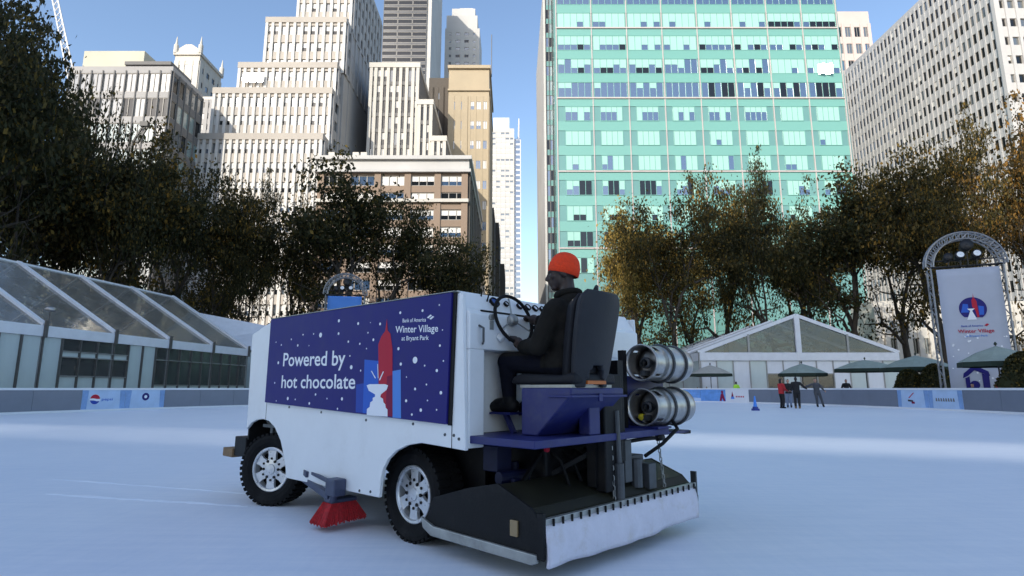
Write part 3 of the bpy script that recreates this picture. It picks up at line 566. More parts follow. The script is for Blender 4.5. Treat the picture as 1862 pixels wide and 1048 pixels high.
# unseen towers behind the camera, placed and slotted to shape shade and sun streaks
def city(label, x0, x1, y0, y1, z, slot=None):
    """slot: ((x, z) at the left, (x, z) at the right, half height): a made-up sloping gap that lets a sun streak onto the ice"""
    t = thing('shade_tower', label, 'building', ((x0+x1)/2, (y0+y1)/2, 0), group='unseen towers shaped to shade the park'); q = t.location
    fn = lambda u, v, d: (u-q.x, d-q.y, v); lo = hi = None
    if slot:
        (xa, za), (xb, zb), hh = slot; sl = (zb-za)/(xb-xa); f = lambda x: za+(x-xa)*sl; rise = (y1-y0)/math.cos(SUN_AZ)*math.tan(SUN_EL); back = (y1-y0)*math.tan(SUN_AZ)*sl
        MB().prism([(x0, 0), (x1, 0), (x1, f(x1)-hh), (x0, f(x0)-hh)], fn, y0, y1).build('wall', 'grey_stone', t); up = max(0, rise-back)+.3
        MB().prism([(x0, z), (x1, z), (x1, f(x1)+hh+up), (x0, f(x0)+hh+up)], fn, y0, y1-.31).build('upper_wall', 'grey_stone', t)
        MB().prism([(x0, z), (x1, z), (x1, f(x1)+hh), (x0, f(x0)+hh)], fn, y1-.3, y1).build('upper_front', 'grey_stone', t)
        lo, hi = min(f(x0), f(x1))-hh, max(f(x0), f(x1))+hh
    else: core(t, x0, x1, y0, y1, 0, z, 'grey_stone')
    for r in range(int(z/8)):
        zc = 4+r*8
        if lo is not None and lo-4 < zc < hi+1: continue
        MB().box(x0-q.x+1, x1-q.x-1, y1-q.y, y1-q.y+.12, zc, zc+3).build('window_band', 'glass_grey', t)
OY = -150.0
def occ(x, y): dd = (y-OY)/math.cos(SUN_AZ); return x-math.sin(SUN_AZ)*dd, math.tan(SUN_EL)*dd   # where the sun's ray to this ice point crosses the tower fronts
for lab, a, b, zt_, sl_ in (('at far left', -190, -121, 150, None), ('second from the left', -120.8, -112.2, 148, None), ('that is the lowest', -112, -98, 131, ((-20, 18.5), (-11, 15), .34)), ('with a broad sloping sun-streak slot', -97.8, -85.5, 150, ((-11, 15.6), (-1, 12), .24)), ('with a narrow sloping sun-streak slot', -85.3, -62, 148, ((2.5, 14.0), (13, 9.0), .42)), ('at the right', -61.8, -5, 133, None)):
    city('unseen grey tower shaped to shade the park '+lab, a, b, OY-4, OY, zt_, (occ(*sl_[0]), occ(*sl_[1]), sl_[2]) if sl_ else None)
# added mirror panes, each aimed to send a sun glint to the camera
def glint(par, px, py, Y, wd, ht):
    P = at(px, py, Y); tocam = (CAM-P).normalized(); n = (tocam+SUN_DIR).normalized(); xx = Vector((-n.y, n.x, 0)).normalized()*-1; zz = n.cross(xx)*-1
    if zz.z < 0: zz = -zz
    m = MB(); c = P-par.location; m.add([c+xx*(a*wd/2)+zz*(b*ht/2)+n*d for d in (0, -.05) for a, b in ((-1, -1), (1, -1), (1, 1), (-1, 1))], [(0, 1, 2, 3), (7, 6, 5, 4), (0, 4, 5, 1), (1, 5, 6, 2), (2, 6, 7, 3), (3, 7, 4, 0)]); m.build('glint_pane', 'glint_mirror', par)
for dx, dy in ((-6, 0), (8, 0)): glint(gb, 1500+dx, 125+dy, 111.4, 1.3, 2.2)
for dx, dy in ((0, 0), (13, 0), (26, 0)): glint(wb, 447+dx, 141+dy, 119.6, 1.2, 2.1)

# thin ridges of shaved snow left on the ice
def snow_ridge(pts, wd, ht, seed):
    rr = random.Random(seed); P = catmull(pts, 14)[:14*(len(pts)-1)]; m = MB()
    for i in range(len(P)):
        d = (P[min(i+1, len(P)-1)]-P[max(i-1, 0)]).normalized(); n = Vector((-d.y, d.x)); e = min(1, 6*i/len(P), 6*(len(P)-1-i)/len(P)); w_ = wd*rr.uniform(.6, 1.4)*(.3+.7*e); h_ = ht*rr.uniform(.3, 1.3)*e; j = rr.gauss(0, wd*.15)
        for k, z in ((-1, -.002), (-.4, h_*rr.uniform(.5, 1)), (.2, h_), (1, -.002)): q = P[i]+n*(w_*k+j); m.v.append((q.x, q.y, z))
    m.f = [(i*4+k, i*4+k+1, i*4+k+5, i*4+k+4) for i in range(len(P)-1) for k in range(3)]; m.mi = [0]*len(m.f); o = m.build('snow_ridge', 'ice', smooth=True, kind='stuff'); tag(o, 'thin ridge of shaved snow on the ice ahead of the front wheel', 'snow', 'snow ridges on the ice'); return o
snow_ridge([(-4.9, 6.4), (-4.0, 6.15), (-3.2, 5.95), (-2.55, 5.75)], .05, .014, 1); snow_ridge([(-5.6, 7.4), (-4.4, 7.0), (-3.3, 6.6), (-2.6, 6.35)], .04, .010, 2)

# ------------------------------------------------------------------ marquees
def marquee_long():
    # long clear-roofed marquee on the left; local y runs along the wall, local -x is inwards
    A = Vector((-25.1, 20.5, 0)); Bv = Vector((-21.6, 47.4, 0)); d = Bv-A; L = d.length; rz = math.atan2(-d.x, d.y)
    t = thing('long_marquee', 'long white marquee with clear sloping roof and glazed wall left of the ice', 'tent', A, rz)
    EZ0, EZ1, RZ, W = 3.72, 4.28, 8.75, 7.2; nb = 6; bl = L/nb
    for i in range(nb+1):
        y = i*bl
        MB().bar((0.02, y, EZ1+.04), (-W, y, RZ+.06), .30, .16).build('rafter', 'tent_white', t); MB().bar((-2*W, y, EZ1), (-W, y, RZ), .22, .14).build('rafter', 'tent_white', t)
        MB().box(-.16, .0, y-.08, y+.08, 0, EZ0).build('post', 'alu_post', t); MB().box(.07, .16, y-.09, y+.09, EZ0-.05, EZ1+.25).build('gutter_bracket', 'dark_post', t)
        if i < nb:
            g = .12; m = MB(); m.add([(0, y+g, EZ1), (0, y+bl-g, EZ1), (-W, y+bl-g, RZ), (-W, y+g, RZ), (-W*.5, y+bl/2, (EZ1+RZ)/2-.10)], [(0, 1, 4), (1, 2, 4), (2, 3, 4), (3, 0, 4)]); m.build('roof_sheet', 'clear_vinyl', t, smooth=True)
            m = MB(); m.add([(-2*W, y+g, EZ1), (-2*W, y+bl-g, EZ1), (-W, y+bl-g, RZ), (-W, y+g, RZ)], [(0, 1, 2, 3)]); m.build('roof_sheet', 'clear_vinyl', t)
            MB().box(-.05, .06, y+.02, y+bl-.02, EZ0, EZ1).build('fascia', 'tent_white', t, bevel=.02)
            MB().box(-2*W-.05, -2*W+.05, y+.02, y+bl-.02, 0, EZ0+.5).build('back_wall', 'interior' if i % 2 else 'interior_pale', t)
    MB().box(-W-.07, -W+.07, 0, L, RZ-.08, RZ+.07).build('ridge_beam', 'tent_white', t)
    n = nb*4; pl = L/n; rr = random.Random(3)
    fro = MB().box(-.03, .0, -pl/2+.04, pl/2-.04, 0, 1).mesh('frosted_panel', 'tent_frost'); clr = MB().box(-.02, .0, -pl/2+.04, pl/2-.04, 0, 1).mesh('glass_panel', 'clear_pane')
    for k in range(n):
        y = (k+.5)*pl; Yw = (A+d*((k+.5)/n)).y; px = pix(A+d*((k+.5)/n)+Vector((0, 0, 1)))[0]
        MB().box(-.05, .07, y-pl/2-.035, y-pl/2+.035, .02, EZ0).build('mullion', 'dark_post', t)
        def pan(me, z0, z1, nm): link(nm, me, t, loc=(-.04, y, z0), scale=(1, 1, z1-z0))
        def rail(z): MB().box(-.04, .05, y-pl/2+.04, y+pl/2-.04, z-.03, z+.03).build('rail', 'alu_post', t)
        if px < 110 or 222 < px < 272: pan(fro, .05, EZ0, 'frosted_panel')
        elif px < 225: pan(fro, .05, 1.75, 'frosted_panel'); pan(clr, 1.78, 2.75, 'glass_panel'); pan(fro, 2.78, 3.05, 'frosted_panel'); pan(clr, 3.08, EZ0, 'glass_panel'); rail(1.76); rail(2.76); rail(3.06)
        else: pan(fro, .05, 1.3, 'frosted_panel'); pan(clr, 1.34, 2.9, 'glass_panel'); pan(clr, 2.96, EZ0, 'glass_panel'); rail(1.32); rail(2.93)
    MB().box(-2*W, -.02, -.02, L, .0, .05).build('deck', 'interior', t)
    m = MB(); m.prism([(0, .05), (-2*W, .05), (-2*W, EZ1), (-W, RZ), (0, EZ1)], lambda u, v, q: (u, q, v), L+.02, L+.06); m.build('end_wall', 'clear_pane', t)
    # lamp on the fascia
    lp = thing('flood_lamp', 'small round flood lamp on a stalk above the left marquee gutter', 'lamp', A+d*.335+Vector((.14, 0, EZ1+.2)), rz)
    MB().tube([(0, 0, 0), (0, 0, .5)], .03, 8).build('stalk', 'dark_post', lp); MB().lathe([(.02, 0), (.24, .08), (.26, .2), (.1, .3), (.01, .31)], 16, Matrix.Translation((0, 0, .48))).build('head', 'bright_metal', lp, smooth=True)
    # things inside, seen through the glass
    rr = random.Random(8)
    for k in range(9):
        f = .28+.075*k; P = A+d*f+Vector((-3.2-rr.random()*2, 0, .05)); c = thing('bar_counter', ['nearest', 'second', 'third', 'fourth', 'fifth', 'sixth', 'seventh', 'eighth', 'farthest'][k]+' counter behind the glass wall of the left marquee', 'counter', P, rz, 'counters inside the left marquee')
        MB().box(-.4, .4, -.9, .9, 0, 1.05).build('front', rr.choice(['interior', 'black_cloth', 'interior_pale']), c); MB().box(-.46, .46, -.95, .95, 1.05, 1.10).build('counter_top', 'board_white', c)
        MB().box(-.3, .3, -.7, .7, 1.11, 1.5+rr.random()*.9).build('shelf', rr.choice(['black_cloth', 'print_mid_blue', 'interior', 'interior']), c)
marquee_long()

def marquee_gable():
    Y = 56; xc = at(1452, 640, Y).x; hw = (at(1632, 648, Y).x-at(1270, 648, Y).x)/2
    t = thing('gable_marquee', 'white gabled marquee with clear roof facing the ice on the right', 'tent', (xc, Y, 0)); E0, E1, AZ, D = 3.75, 4.55, 8.15, 22
    for i in range(5):
        y = i*D/4
        for s in (-1, 1):
            MB().bar((s*(hw+.1), y, E1), (0, y, AZ), .16, .34).build('rafter', 'tent_white', t); MB().box(s*hw-.1, s*hw+.1, y-.1, y+.1, 0, E1).build('post', 'alu_post', t)
            if i < 4:
                m = MB(); m.add([(s*hw, y+.1, E1+.05), (s*hw, y+D/4-.1, E1+.05), (0, y+D/4-.1, AZ), (0, y+.1, AZ)], [(0, 1, 2, 3)]); m.build('roof_sheet', 'clear_vinyl', t)
                MB().box(s*hw-.04, s*hw+.04, y+.1, y+D/4-.1, .05, E0).build('side_panel', 'tent_frost', t); MB().box(s*hw-.08, s*hw+.12 if s > 0 else s*hw+.08, y, y+D/4, E0, E1).build('side_fascia', 'tent_white', t)
    MB().box(-hw, hw, -.16, .06, E0, E1-.02).build('fascia', 'tent_white', t, bevel=.03); MB().box(-.24, .24, -.2, .1, E0+.2, AZ-.1).build('king_post', 'tent_white', t)
    for s in (-1, 1): MB().box(s*hw*.5-.1, s*hw*.5+.1, -.1, .06, E1, (E1+AZ)/2-.05).build('gable_post', 'alu_post', t); m = MB(); m.prism([(s*.3, E1), (s*(hw-.5), E1), (s*.3, AZ-.35)], lambda u, v, q: (u, q, v), -.02, .0); m.build('gable_glass', 'clear_pane', t)
    n = 12; pw = 2*hw/n; fro = MB().box(-pw/2+.05, pw/2-.05, 0, .04, 0, 1).mesh('wall_panel', 'tent_frost'); wht = MB().box(-pw/2+.05, pw/2-.05, 0, .04, 0, 1).mesh('wall_panel', 'tent_white'); clr = MB().box(-pw/2+.05, pw/2-.05, 0, .03, 0, 1).mesh('glass_panel', 'clear_pane')
    for k in range(n):
        x = -hw+(k+.5)*pw
        if k in (4, 5, 6, 7): link('wall_panel', wht, t, loc=(x, 0, 2.5), scale=(1, 1, E0-2.5)); link('glass_panel', fro if k in (5,) else clr, t, loc=(x, 0, .05), scale=(1, 1, 2.4)); MB().box(x-pw/2, x+pw/2, -.05, .05, 2.45, 2.55).build('rail', 'alu_post', t)
        else: link('wall_panel', fro if k % 2 else wht, t, loc=(x, 0, .05), scale=(1, 1, E0-.05))
        MB().box(x-pw/2-.05, x-pw/2+.05, -.07, .06, 0, E0).build('mullion', 'alu_post', t)
    MB().box(-hw, hw, 12, 12.2, 0, E1).build('inner_wall', 'interior_pale', t)
    m = MB(); m.prism([(-hw+.1, E1), (hw-.1, E1), (0, AZ-.2)], lambda u, v, q: (u, q, v), D, D+.1); m.build('end_gable', 'tent_white', t)
marquee_gable()
# plain white tarp roof past the end of the long marquee
p = at(430, 612, 52); t = thing('white_canopy', 'plain white tarpaulin canopy beyond the end of the left marquee', 'tent', (p.x-1.0, 54, 0))
m = MB(); m.add([(-6, -4, 4.6), (7, -4, 4.3), (7, 4, 4.3), (-6, 4, 4.6), (-4.5, 0, 8.3), (4.5, 0, 6.6)], [(0, 1, 5, 4), (2, 3, 4, 5), (1, 2, 5), (3, 0, 4)]); m.build('roof', 'tent_white', t)
for x in (-6, 7):
    for y in (-4, 4): MB().tube([(x, y, 0), (x, y, 4.6)], .08, 8).build('post', 'alu_post', t)
MB().box(-5.9, 6.9, -3.9, -3.85, 0, 4.2).build('wall', 'tent_frost', t)

# ------------------------------------------------------------------ umbrellas
def umbrella(px, py_top, Y, half, label, mat, drop=.85):
    P = at(px, py_top, Y); h = P.z; t = thing('patio_umbrella', label, 'umbrella', (P.x, Y, 0), RND.random(), 'market umbrellas behind the rink boards')
    n = 8; vs = [(0, 0, h-.06)]+[(half*math.cos(2*PI*i/n), half*math.sin(2*PI*i/n), h-drop) for i in range(n)]
    mids = [(half*.5*math.cos(2*PI*i/n), half*.5*math.sin(2*PI*i/n), h-drop*.43) for i in range(n)]
    m = MB(); m.add(vs+mids, [(0, n+1+i, n+1+(i+1) % n) for i in range(n)]+[(n+1+i, 1+i, 1+(i+1) % n, n+1+(i+1) % n) for i in range(n)]); c = m.build('canopy', mat, t)
    so = c.modifiers.new('cloth', 'SOLIDIFY'); so.thickness = .015
    m = MB(); vv = []
    for i in range(n): a = 2*PI*i/n; vv += [(half*math.cos(a), half*math.sin(a), h-drop), (half*1.01*math.cos(a), half*1.01*math.sin(a), h-drop-.24)]
    m.add(vv, [(2*i, 2*((i+1) % n), 2*((i+1) % n)+1, 2*i+1) for i in range(n)]); c = m.build('valance', 'umbrella_edge', t); so = c.modifiers.new('cloth', 'SOLIDIFY'); so.thickness = .015
    MB().tube([(0, 0, 0), (0, 0, h+.02)], .035, 8).build('pole', 'dark_post', t); MB().lathe([(.03, 0), (.08, .05), (.02, .16)], 8, Matrix.Translation((0, 0, h-.02))).build('finial', 'umbrella_edge', t); MB().lathe([(.4, 0), (.4, .08), (.05, .12)], 16).build('base', 'dark_post', t)
    for i in range(n): a = 2*PI*i/n; MB().bar((.03*math.cos(a), .03*math.sin(a), h-.5), (half*.6*math.cos(a), half*.6*math.sin(a), h-drop*.55), .02).build('rib', 'dark_post', t)
umbrella(1291, 663, 53, 1.85, 'small tan patio umbrella at the left corner of the gabled marquee', 'umbrella_tan')
umbrella(1457, 660, 47, 1.85, 'grey-green patio umbrella behind the group of skaters', 'umbrella_green')
umbrella(1572, 653, 44, 2.25, 'grey-green patio umbrella left of the pair in front of the marquee corner', 'umbrella_green', .75)
umbrella(1664, 645, 38, 2.1, 'grey-green patio umbrella standing before the dark shrubs', 'umbrella_green')
umbrella(1810, 627, 28.5, 1.65, 'nearest grey-green patio umbrella in front of the white banner', 'umbrella_green')

# ------------------------------------------------------------------ banner towers
def banner_tower(px, Y, wdt, ztop, rz, label, full=True):
    P = at(px, 700, Y); t = thing('banner_tower', label, 'banner tower', (P.x, Y, 0), rz); hw = wdt/2+.22; D = .9
    for sx in (-1, 1):
        for y in (.12, D):
            m = MB(); m.tube([(sx*hw, y, 0), (sx*hw, y, ztop)], .05, 6); m.build('chord', 'truss', t)
        m = MB(); n = 14
        for k in range(n): z0, z1 = ztop*k/n, ztop*(k+1)/n; m.tube([(sx*hw, .12 if k % 2 else D, z0), (sx*hw, D if k % 2 else .12, z1)], .028, 5); m.tube([(sx*hw, .12, z1), (sx*hw, D, z1)], .025, 5)
        m.build('lacing', 'truss', t)
    r0, r1 = hw-.15, hw+.22; n = 18; mo, ml = MB(), MB(); po, pi_ = [], []
    for k in range(n+1): a = PI*k/n; po.append((r1*math.cos(a), .3, ztop+.1+r1*math.sin(a))); pi_.append((r0*math.cos(a), .3, ztop+.1+r0*math.sin(a)))
    for y in (0, .45): mo.tube([(p[0], y+.12, p[2]) for p in po], .045, 6); mo.tube([(p[0], y+.12, p[2]) for p in pi_], .045, 6)
    for k in range(n):
        for y in (.12, .57): ml.tube([(po[k][0], y, po[k][2]), (pi_[k+1][0], y, pi_[k+1][2])], .025, 5); ml.tube([(pi_[k][0], y, pi_[k][2]), (po[k][0], y, po[k][2])], .025, 5)
        ml.tube([(po[k][0], .12, po[k][2]), (po[k+1][0], .57, po[k+1][2])], .025, 5)
    mo.build('arch_truss', 'truss', t); ml.build('arch_lacing', 'truss', t)
    m = MB(); m.tube([(-hw, .2, ztop+.05), (hw, .2, ztop+.05)], .06, 8); m.tube([(-hw, .2, ztop+.4), (hw, .2, ztop+.4)], .04, 8); m.build('cross_bar', 'stage_black', t)
    for (x, z, s) in ((-.8, .55, .9), (-.25, .6, 1.), (.1, 1.15, 1.3), (.5, .62, 1.)):
        m = MB(); Mx = Matrix.Translation((x, .1, ztop+z)) @ Matrix.Rotation(R(75), 4, 'X'); m.lathe([(.02, -.35), (.2*s, -.3), (.25*s, .1), (.24*s, .22), (.02, .2)], 14, Mx); o = m.build('spot_light', 'stage_black', t, smooth=True)
        if s == 1.: m = MB(); m.lathe([(.17, .235), (.01, .24)], 14, Mx); m.build('lens', 'lens_white', o)
        m = MB(); m.bar((x, .1, ztop+.05), (x, .1, ztop+z), .06); m.build('clamp', 'stage_black', o)
    m = MB(); nx, nz = 6, 16; zb = .4 if full else ztop-3
    for j in range(nz+1):
        for i in range(nx+1): m.v.append((-wdt/2+wdt*i/nx, .02+.02*math.sin(i*1.3+j*.8), zb+(ztop-.1-zb)*j/nz))
    m.f = [(j*(nx+1)+i, j*(nx+1)+i+1, (j+1)*(nx+1)+i+1, (j+1)*(nx+1)+i) for j in range(nz) for i in range(nx)]; m.mi = [0]*len(m.f)
    b = m.build('banner', 'banner_white' if full else 'print_light_blue', t, smooth=True); so = b.modifiers.new('cloth', 'SOLIDIFY'); so.thickness = .006; so.offset = 1
    fn = lambda u, v, d=.035: (u, -d+.02, v)
    def flat(poly, mat, nm, d): MB().add([fn(u, v, d) for u, v in poly], [tuple(range(len(poly)))]).build(nm, mat, b)
    if not full: return
    cx, cz, r = 0, ztop-2.35, .62
    flat([(cx+r*1.0*math.cos(R(a)), cz+r*math.sin(R(a))) for a in range(-52, 233, 9)], 'print_navy', 'roundel_print', .035)
    flat([(cx-.55, cz-.2), (cx-.2, cz-.2), (cx-.2, cz+.25), (cx-.42, cz+.28)], 'print_blue', 'blue_block_print', .037); flat([(cx+.25, cz-.35), (cx+.45, cz-.35), (cx+.5, cz+.1), (cx+.25, cz+.15)], 'print_blue', 'blue_block_print', .037)
    flat([(cx-.02, cz+.1), (cx-.02, cz+.45), (cx+.06, cz+.6), (cx+.08, cz+.85), (cx+.1, cz+.6), (cx+.2, cz+.4), (cx+.24, cz-.45), (cx+.15, cz-.5), (cx+.1, cz-.1)], 'print_red', 'red_tower_print', .039)
    flat([(cx-.32, cz-.6), (cx+.12, cz-.6), (cx+.02, cz-.3), (cx-.05, cz-.12), (cx+.08, cz+.0), (cx-.26, cz+.0), (cx-.14, cz-.12), (cx-.2, cz-.3)], 'print_white', 'fountain_print', .041)
    lettering('Bank of America', .95, .10, lambda x, y: fn(cx-.62+x, cz-.98+y, .037), 'print_mid_blue', b); flat([(cx+.4, cz-.93), (cx+.52, cz-.82), (cx+.62, cz-.87), (cx+.5, cz-.98)], 'print_red', 'flag_print', .037)
    lettering('Winter Village', 1.6, .19, lambda x, y: fn(cx-.8+x, cz-1.30+y, .037), 'print_red', b); lettering('at Bryant Park', 1.0, .10, lambda x, y: fn(cx-.5+x, cz-1.52+y, .037), 'print_light_blue', b)
    z0 = .75; flat([(-.85, z0+.9), (-.8, z0+1.15), (-.3, z0+1.6), (.3, z0+1.25), (.35, z0+1.0), (-.3, z0+1.32), (-.62, z0+1.02)], 'print_navy', 'roof_print', .037)
    flat([(-.75, z0), (-.55, z0), (-.55, z0+1.0), (-.75, z0+.9)], 'print_navy', 'house_wall_print', .036); flat([(.0, z0), (.3, z0), (.3, z0+1.05), (.0, z0+1.15)], 'print_navy', 'house_wall_print', .036); flat([(-.3, z0+1.55), (-.2, z0+1.55), (-.2, z0+2.1), (-.3, z0+2.1)], 'print_navy', 'chimney_print', .036)
    flat(circle(-.35, z0+.55, .22, 14), 'print_navy', 'window_print', .036); flat(circle(.75, z0+.55, .26, 16), 'print_red', 'drum_print', .036); flat(circle(.75, z0+.55, .13, 12), 'print_white', 'drum_centre_print', .038)
    m = MB(); rr = random.Random(2)
    for k in range(30): m.add([fn(u, v, .035) for u, v in circle(rr.uniform(-1.3, 1.3), rr.uniform(.6, 4.0), .03+.03*rr.random(), 8)], [tuple(range(8))])
    m.build('snow_print', 'print_white', b)
banner_tower(1788, 31, 2.85, 7.72, R(-22), 'tall white banner tower with printed roundel and arched lighting truss at right')
banner_tower(619, 52, 3.0, 9.5, R(10), 'blue banner tower with arched lighting truss rising behind the machine', False)

# ------------------------------------------------------------------ trees
def tree_parts(seed, h=20., spread=1., lo=.2):
    rr = random.Random(seed); br = MB(); lv, lf = [], []; tips = []
    def grow(p, d, L, r, lev):
        n = 4 if lev < 3 else 3; pts = [p.copy()]; rad = [r]; q = p.copy(); dd = d.copy()
        for k in range(n):
            dd = (dd+Vector((rr.gauss(0, .15), rr.gauss(0, .15), rr.gauss(.03, .08)))).normalized(); q = q+dd*(L/n); pts.append(q.copy()); rad.append(r*(1-.42*(k+1)/n))
            if lev >= 3 or (lev == 2 and k > 1): tips.append((q.copy(), lev))
        br.tube(pts, rad, 7 if lev < 2 else (5 if lev < 3 else 4), cap=False)
        if lev >= 4: return
        kids = {0: rr.choice([3, 4]), 1: 3, 2: 3, 3: 2}[lev]; a0 = rr.random()*2*PI
        for k in range(kids):
            a = a0+2*PI*k/kids+rr.gauss(0, .35); tilt = R({0: 24, 1: 38, 2: 48, 3: 55}[lev])*rr.uniform(.6, 1.3)
            ax = dd.orthogonal().normalized(); ax.rotate(Matrix.Rotation(a, 3, dd)); nd = dd.copy(); nd.rotate(Matrix.Rotation(tilt, 3, ax)); nd = Vector((nd.x*spread, nd.y*spread, nd.z+.08)).normalized()
            grow(q, nd, L*rr.uniform(.62, .9), rad[-1]*rr.uniform(.62, .8), lev+1)
        if lev in (1, 2) and rr.random() < .75:
            ax = Vector((rr.gauss(0, 1), rr.gauss(0, 1), .1)).normalized(); grow(pts[2], ax, L*.6, r*.4, 3)
        if lev == 0:
            for k in range(2): ax = Vector((rr.gauss(0, 1), rr.gauss(0, 1), .35)).normalized(); grow(pts[3], ax, L*.6, r*.35, 2)
    grow(Vector((0, 0, -.2)), Vector((rr.gauss(0, .06), rr.gauss(0, .06), 1)).normalized(), h*lo, h*.020, 0)
    for (c, lev) in tips:
        if rr.random() < (.8 if c.z < h*.30 else (.45 if c.z < h*.45 else .05)): continue
        cr = rr.uniform(.5, 1.5); k = int(rr.uniform(30, 75)); droop = rr.uniform(-.3, .1)
        for _ in range(k):
            o = Vector((rr.gauss(0, .55), rr.gauss(0, .55), rr.gauss(droop, .26)))*cr; p = c+o; s = rr.uniform(.06, .15)
            n = Vector((rr.gauss(0, 1), rr.gauss(0, 1), rr.gauss(.5, 1))).normalized(); x = n.orthogonal().normalized(); x.rotate(Matrix.Rotation(rr.random()*6.28, 3, n)); y = n.cross(x)
            i = len(lv); lv.extend([p-x*s, p-y*s*.62+n*s*.15, p+x*s, p+y*s*.62+n*s*.15]); lf.append((i, i+1, i+2, i+3))
    top = sorted(v.z for v in lv)[int(len(lv)*.98)]; rad = sorted(math.hypot(v.x, v.y) for v in lv)[int(len(lv)*.85)]
    return br, lv, lf, top, rad
TREES = []
for sd, sp_, lo in ((11, 1.15, .20), (23, 1.3, .18), (37, 1.1, .22), (58, 1.2, .19), (71, 1.25, .17)):
    br, lv, lf, top, rad = tree_parts(sd, 20, sp_, lo); TREES.append((br.mesh('trunk', 'bark', True), (lv, lf), top, rad, {}))
def crown(k, mt):
    (lv, lf), cache = TREES[k][1], TREES[k][4]
    if mt not in cache: me = bpy.data.meshes.new('crown'); me.from_pydata([tuple(v) for v in lv], [], lf); me.materials.append(MATS[mt]); cache[mt] = me
    return cache[mt]
print('tree leaves', [len(t[1][1]) for t in TREES])
tn = [0]
def tree(px, py, Y, halfpx, mt, label, grp):
    P = at(px, py, Y); k = tn[0] % len(TREES); tm, _, top, rad, _ = TREES[k]; tn[0] += 1
    sz = P.z/top; sx = (halfpx/F_PX*Y)/rad
    o = thing('plane_tree', label, 'tree', (P.x, Y, 0), RND.random()*6.28, grp); o.scale = (sx, sx, sz)
    link('trunk', tm, o); link('crown', crown(k, mt), o)
LG, RG = 'trees along the left of the park', 'trees along the right of the park'
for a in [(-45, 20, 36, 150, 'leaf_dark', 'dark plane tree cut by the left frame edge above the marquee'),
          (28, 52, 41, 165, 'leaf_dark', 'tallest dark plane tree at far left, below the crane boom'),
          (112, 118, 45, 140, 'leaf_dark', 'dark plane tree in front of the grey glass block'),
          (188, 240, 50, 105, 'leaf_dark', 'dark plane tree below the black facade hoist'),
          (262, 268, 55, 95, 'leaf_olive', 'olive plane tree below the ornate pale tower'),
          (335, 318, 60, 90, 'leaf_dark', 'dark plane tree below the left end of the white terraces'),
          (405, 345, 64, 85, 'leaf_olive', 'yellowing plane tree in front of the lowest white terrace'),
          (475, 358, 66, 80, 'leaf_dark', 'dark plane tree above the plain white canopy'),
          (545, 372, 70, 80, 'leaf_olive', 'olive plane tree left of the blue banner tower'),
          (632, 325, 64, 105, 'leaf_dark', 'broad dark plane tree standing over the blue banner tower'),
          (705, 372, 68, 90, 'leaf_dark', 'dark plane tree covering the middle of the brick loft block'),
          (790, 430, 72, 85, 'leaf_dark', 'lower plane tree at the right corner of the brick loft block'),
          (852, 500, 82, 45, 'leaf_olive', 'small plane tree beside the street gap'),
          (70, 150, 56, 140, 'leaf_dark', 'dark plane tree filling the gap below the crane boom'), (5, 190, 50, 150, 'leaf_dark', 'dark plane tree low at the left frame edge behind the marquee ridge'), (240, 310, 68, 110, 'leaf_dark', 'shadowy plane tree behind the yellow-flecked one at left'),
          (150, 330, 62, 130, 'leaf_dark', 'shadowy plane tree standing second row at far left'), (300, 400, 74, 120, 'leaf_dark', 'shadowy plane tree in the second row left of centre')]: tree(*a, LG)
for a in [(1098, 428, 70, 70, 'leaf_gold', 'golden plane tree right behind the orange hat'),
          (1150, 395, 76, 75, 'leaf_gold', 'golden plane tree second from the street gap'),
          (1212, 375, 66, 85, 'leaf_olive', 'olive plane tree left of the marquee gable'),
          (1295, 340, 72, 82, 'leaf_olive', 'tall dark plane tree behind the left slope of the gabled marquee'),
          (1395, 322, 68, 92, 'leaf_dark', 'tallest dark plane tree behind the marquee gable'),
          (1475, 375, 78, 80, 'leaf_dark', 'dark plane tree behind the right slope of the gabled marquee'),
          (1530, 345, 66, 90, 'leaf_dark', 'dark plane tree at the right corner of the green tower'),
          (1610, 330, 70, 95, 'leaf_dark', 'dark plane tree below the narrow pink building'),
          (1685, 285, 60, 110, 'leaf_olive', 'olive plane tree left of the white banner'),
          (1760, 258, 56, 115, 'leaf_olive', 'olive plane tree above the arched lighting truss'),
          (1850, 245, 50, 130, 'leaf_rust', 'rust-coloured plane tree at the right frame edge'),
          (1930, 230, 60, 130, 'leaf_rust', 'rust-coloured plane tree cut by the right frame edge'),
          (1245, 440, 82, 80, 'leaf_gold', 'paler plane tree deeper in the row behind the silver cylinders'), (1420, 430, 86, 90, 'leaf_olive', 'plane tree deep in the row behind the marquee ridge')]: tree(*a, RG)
# clipped dark shrubs behind the right boards
def shrub(px, py, Y, hw, label):
    rr = random.Random(int(px)); P = at(px, py, Y); t = thing('evergreen_shrub', label, 'shrub', (P.x, Y, 0), 0, 'dark shrubs behind the right boards'); lv, lf = [], []
    for _ in range(5200):
        a = rr.random()*2*PI; z = rr.random(); rad = hw*(1-z**2.2)**.5*rr.uniform(.72, 1.05)*(1+.12*math.sin(3*a+5*z)); p = Vector((rad*math.cos(a), rad*math.sin(a), .15+z*(P.z-.15))); s = rr.uniform(.05, .1)
        n = Vector((rr.gauss(0, 1), rr.gauss(0, 1), rr.gauss(.3, 1))).normalized(); x = n.orthogonal().normalized(); y = n.cross(x); i = len(lv); lv += [p-x*s, p-y*s*.6, p+x*s, p+y*s*.6]; lf.append((i, i+1, i+2, i+3))
    MB().add(lv, lf).build('foliage', 'leaf_dark', t); MB().tube([(0, 0, 0), (0, 0, P.z*.8)], [.08, .03], 6).build('stem', 'bark', t)
    MB().lathe([(hw*.98, .15), (hw*.9, P.z*.45), (hw*.55, P.z*.8), (.05, P.z*.93)], 14).build('inner_mass', 'leaf_dark', t)
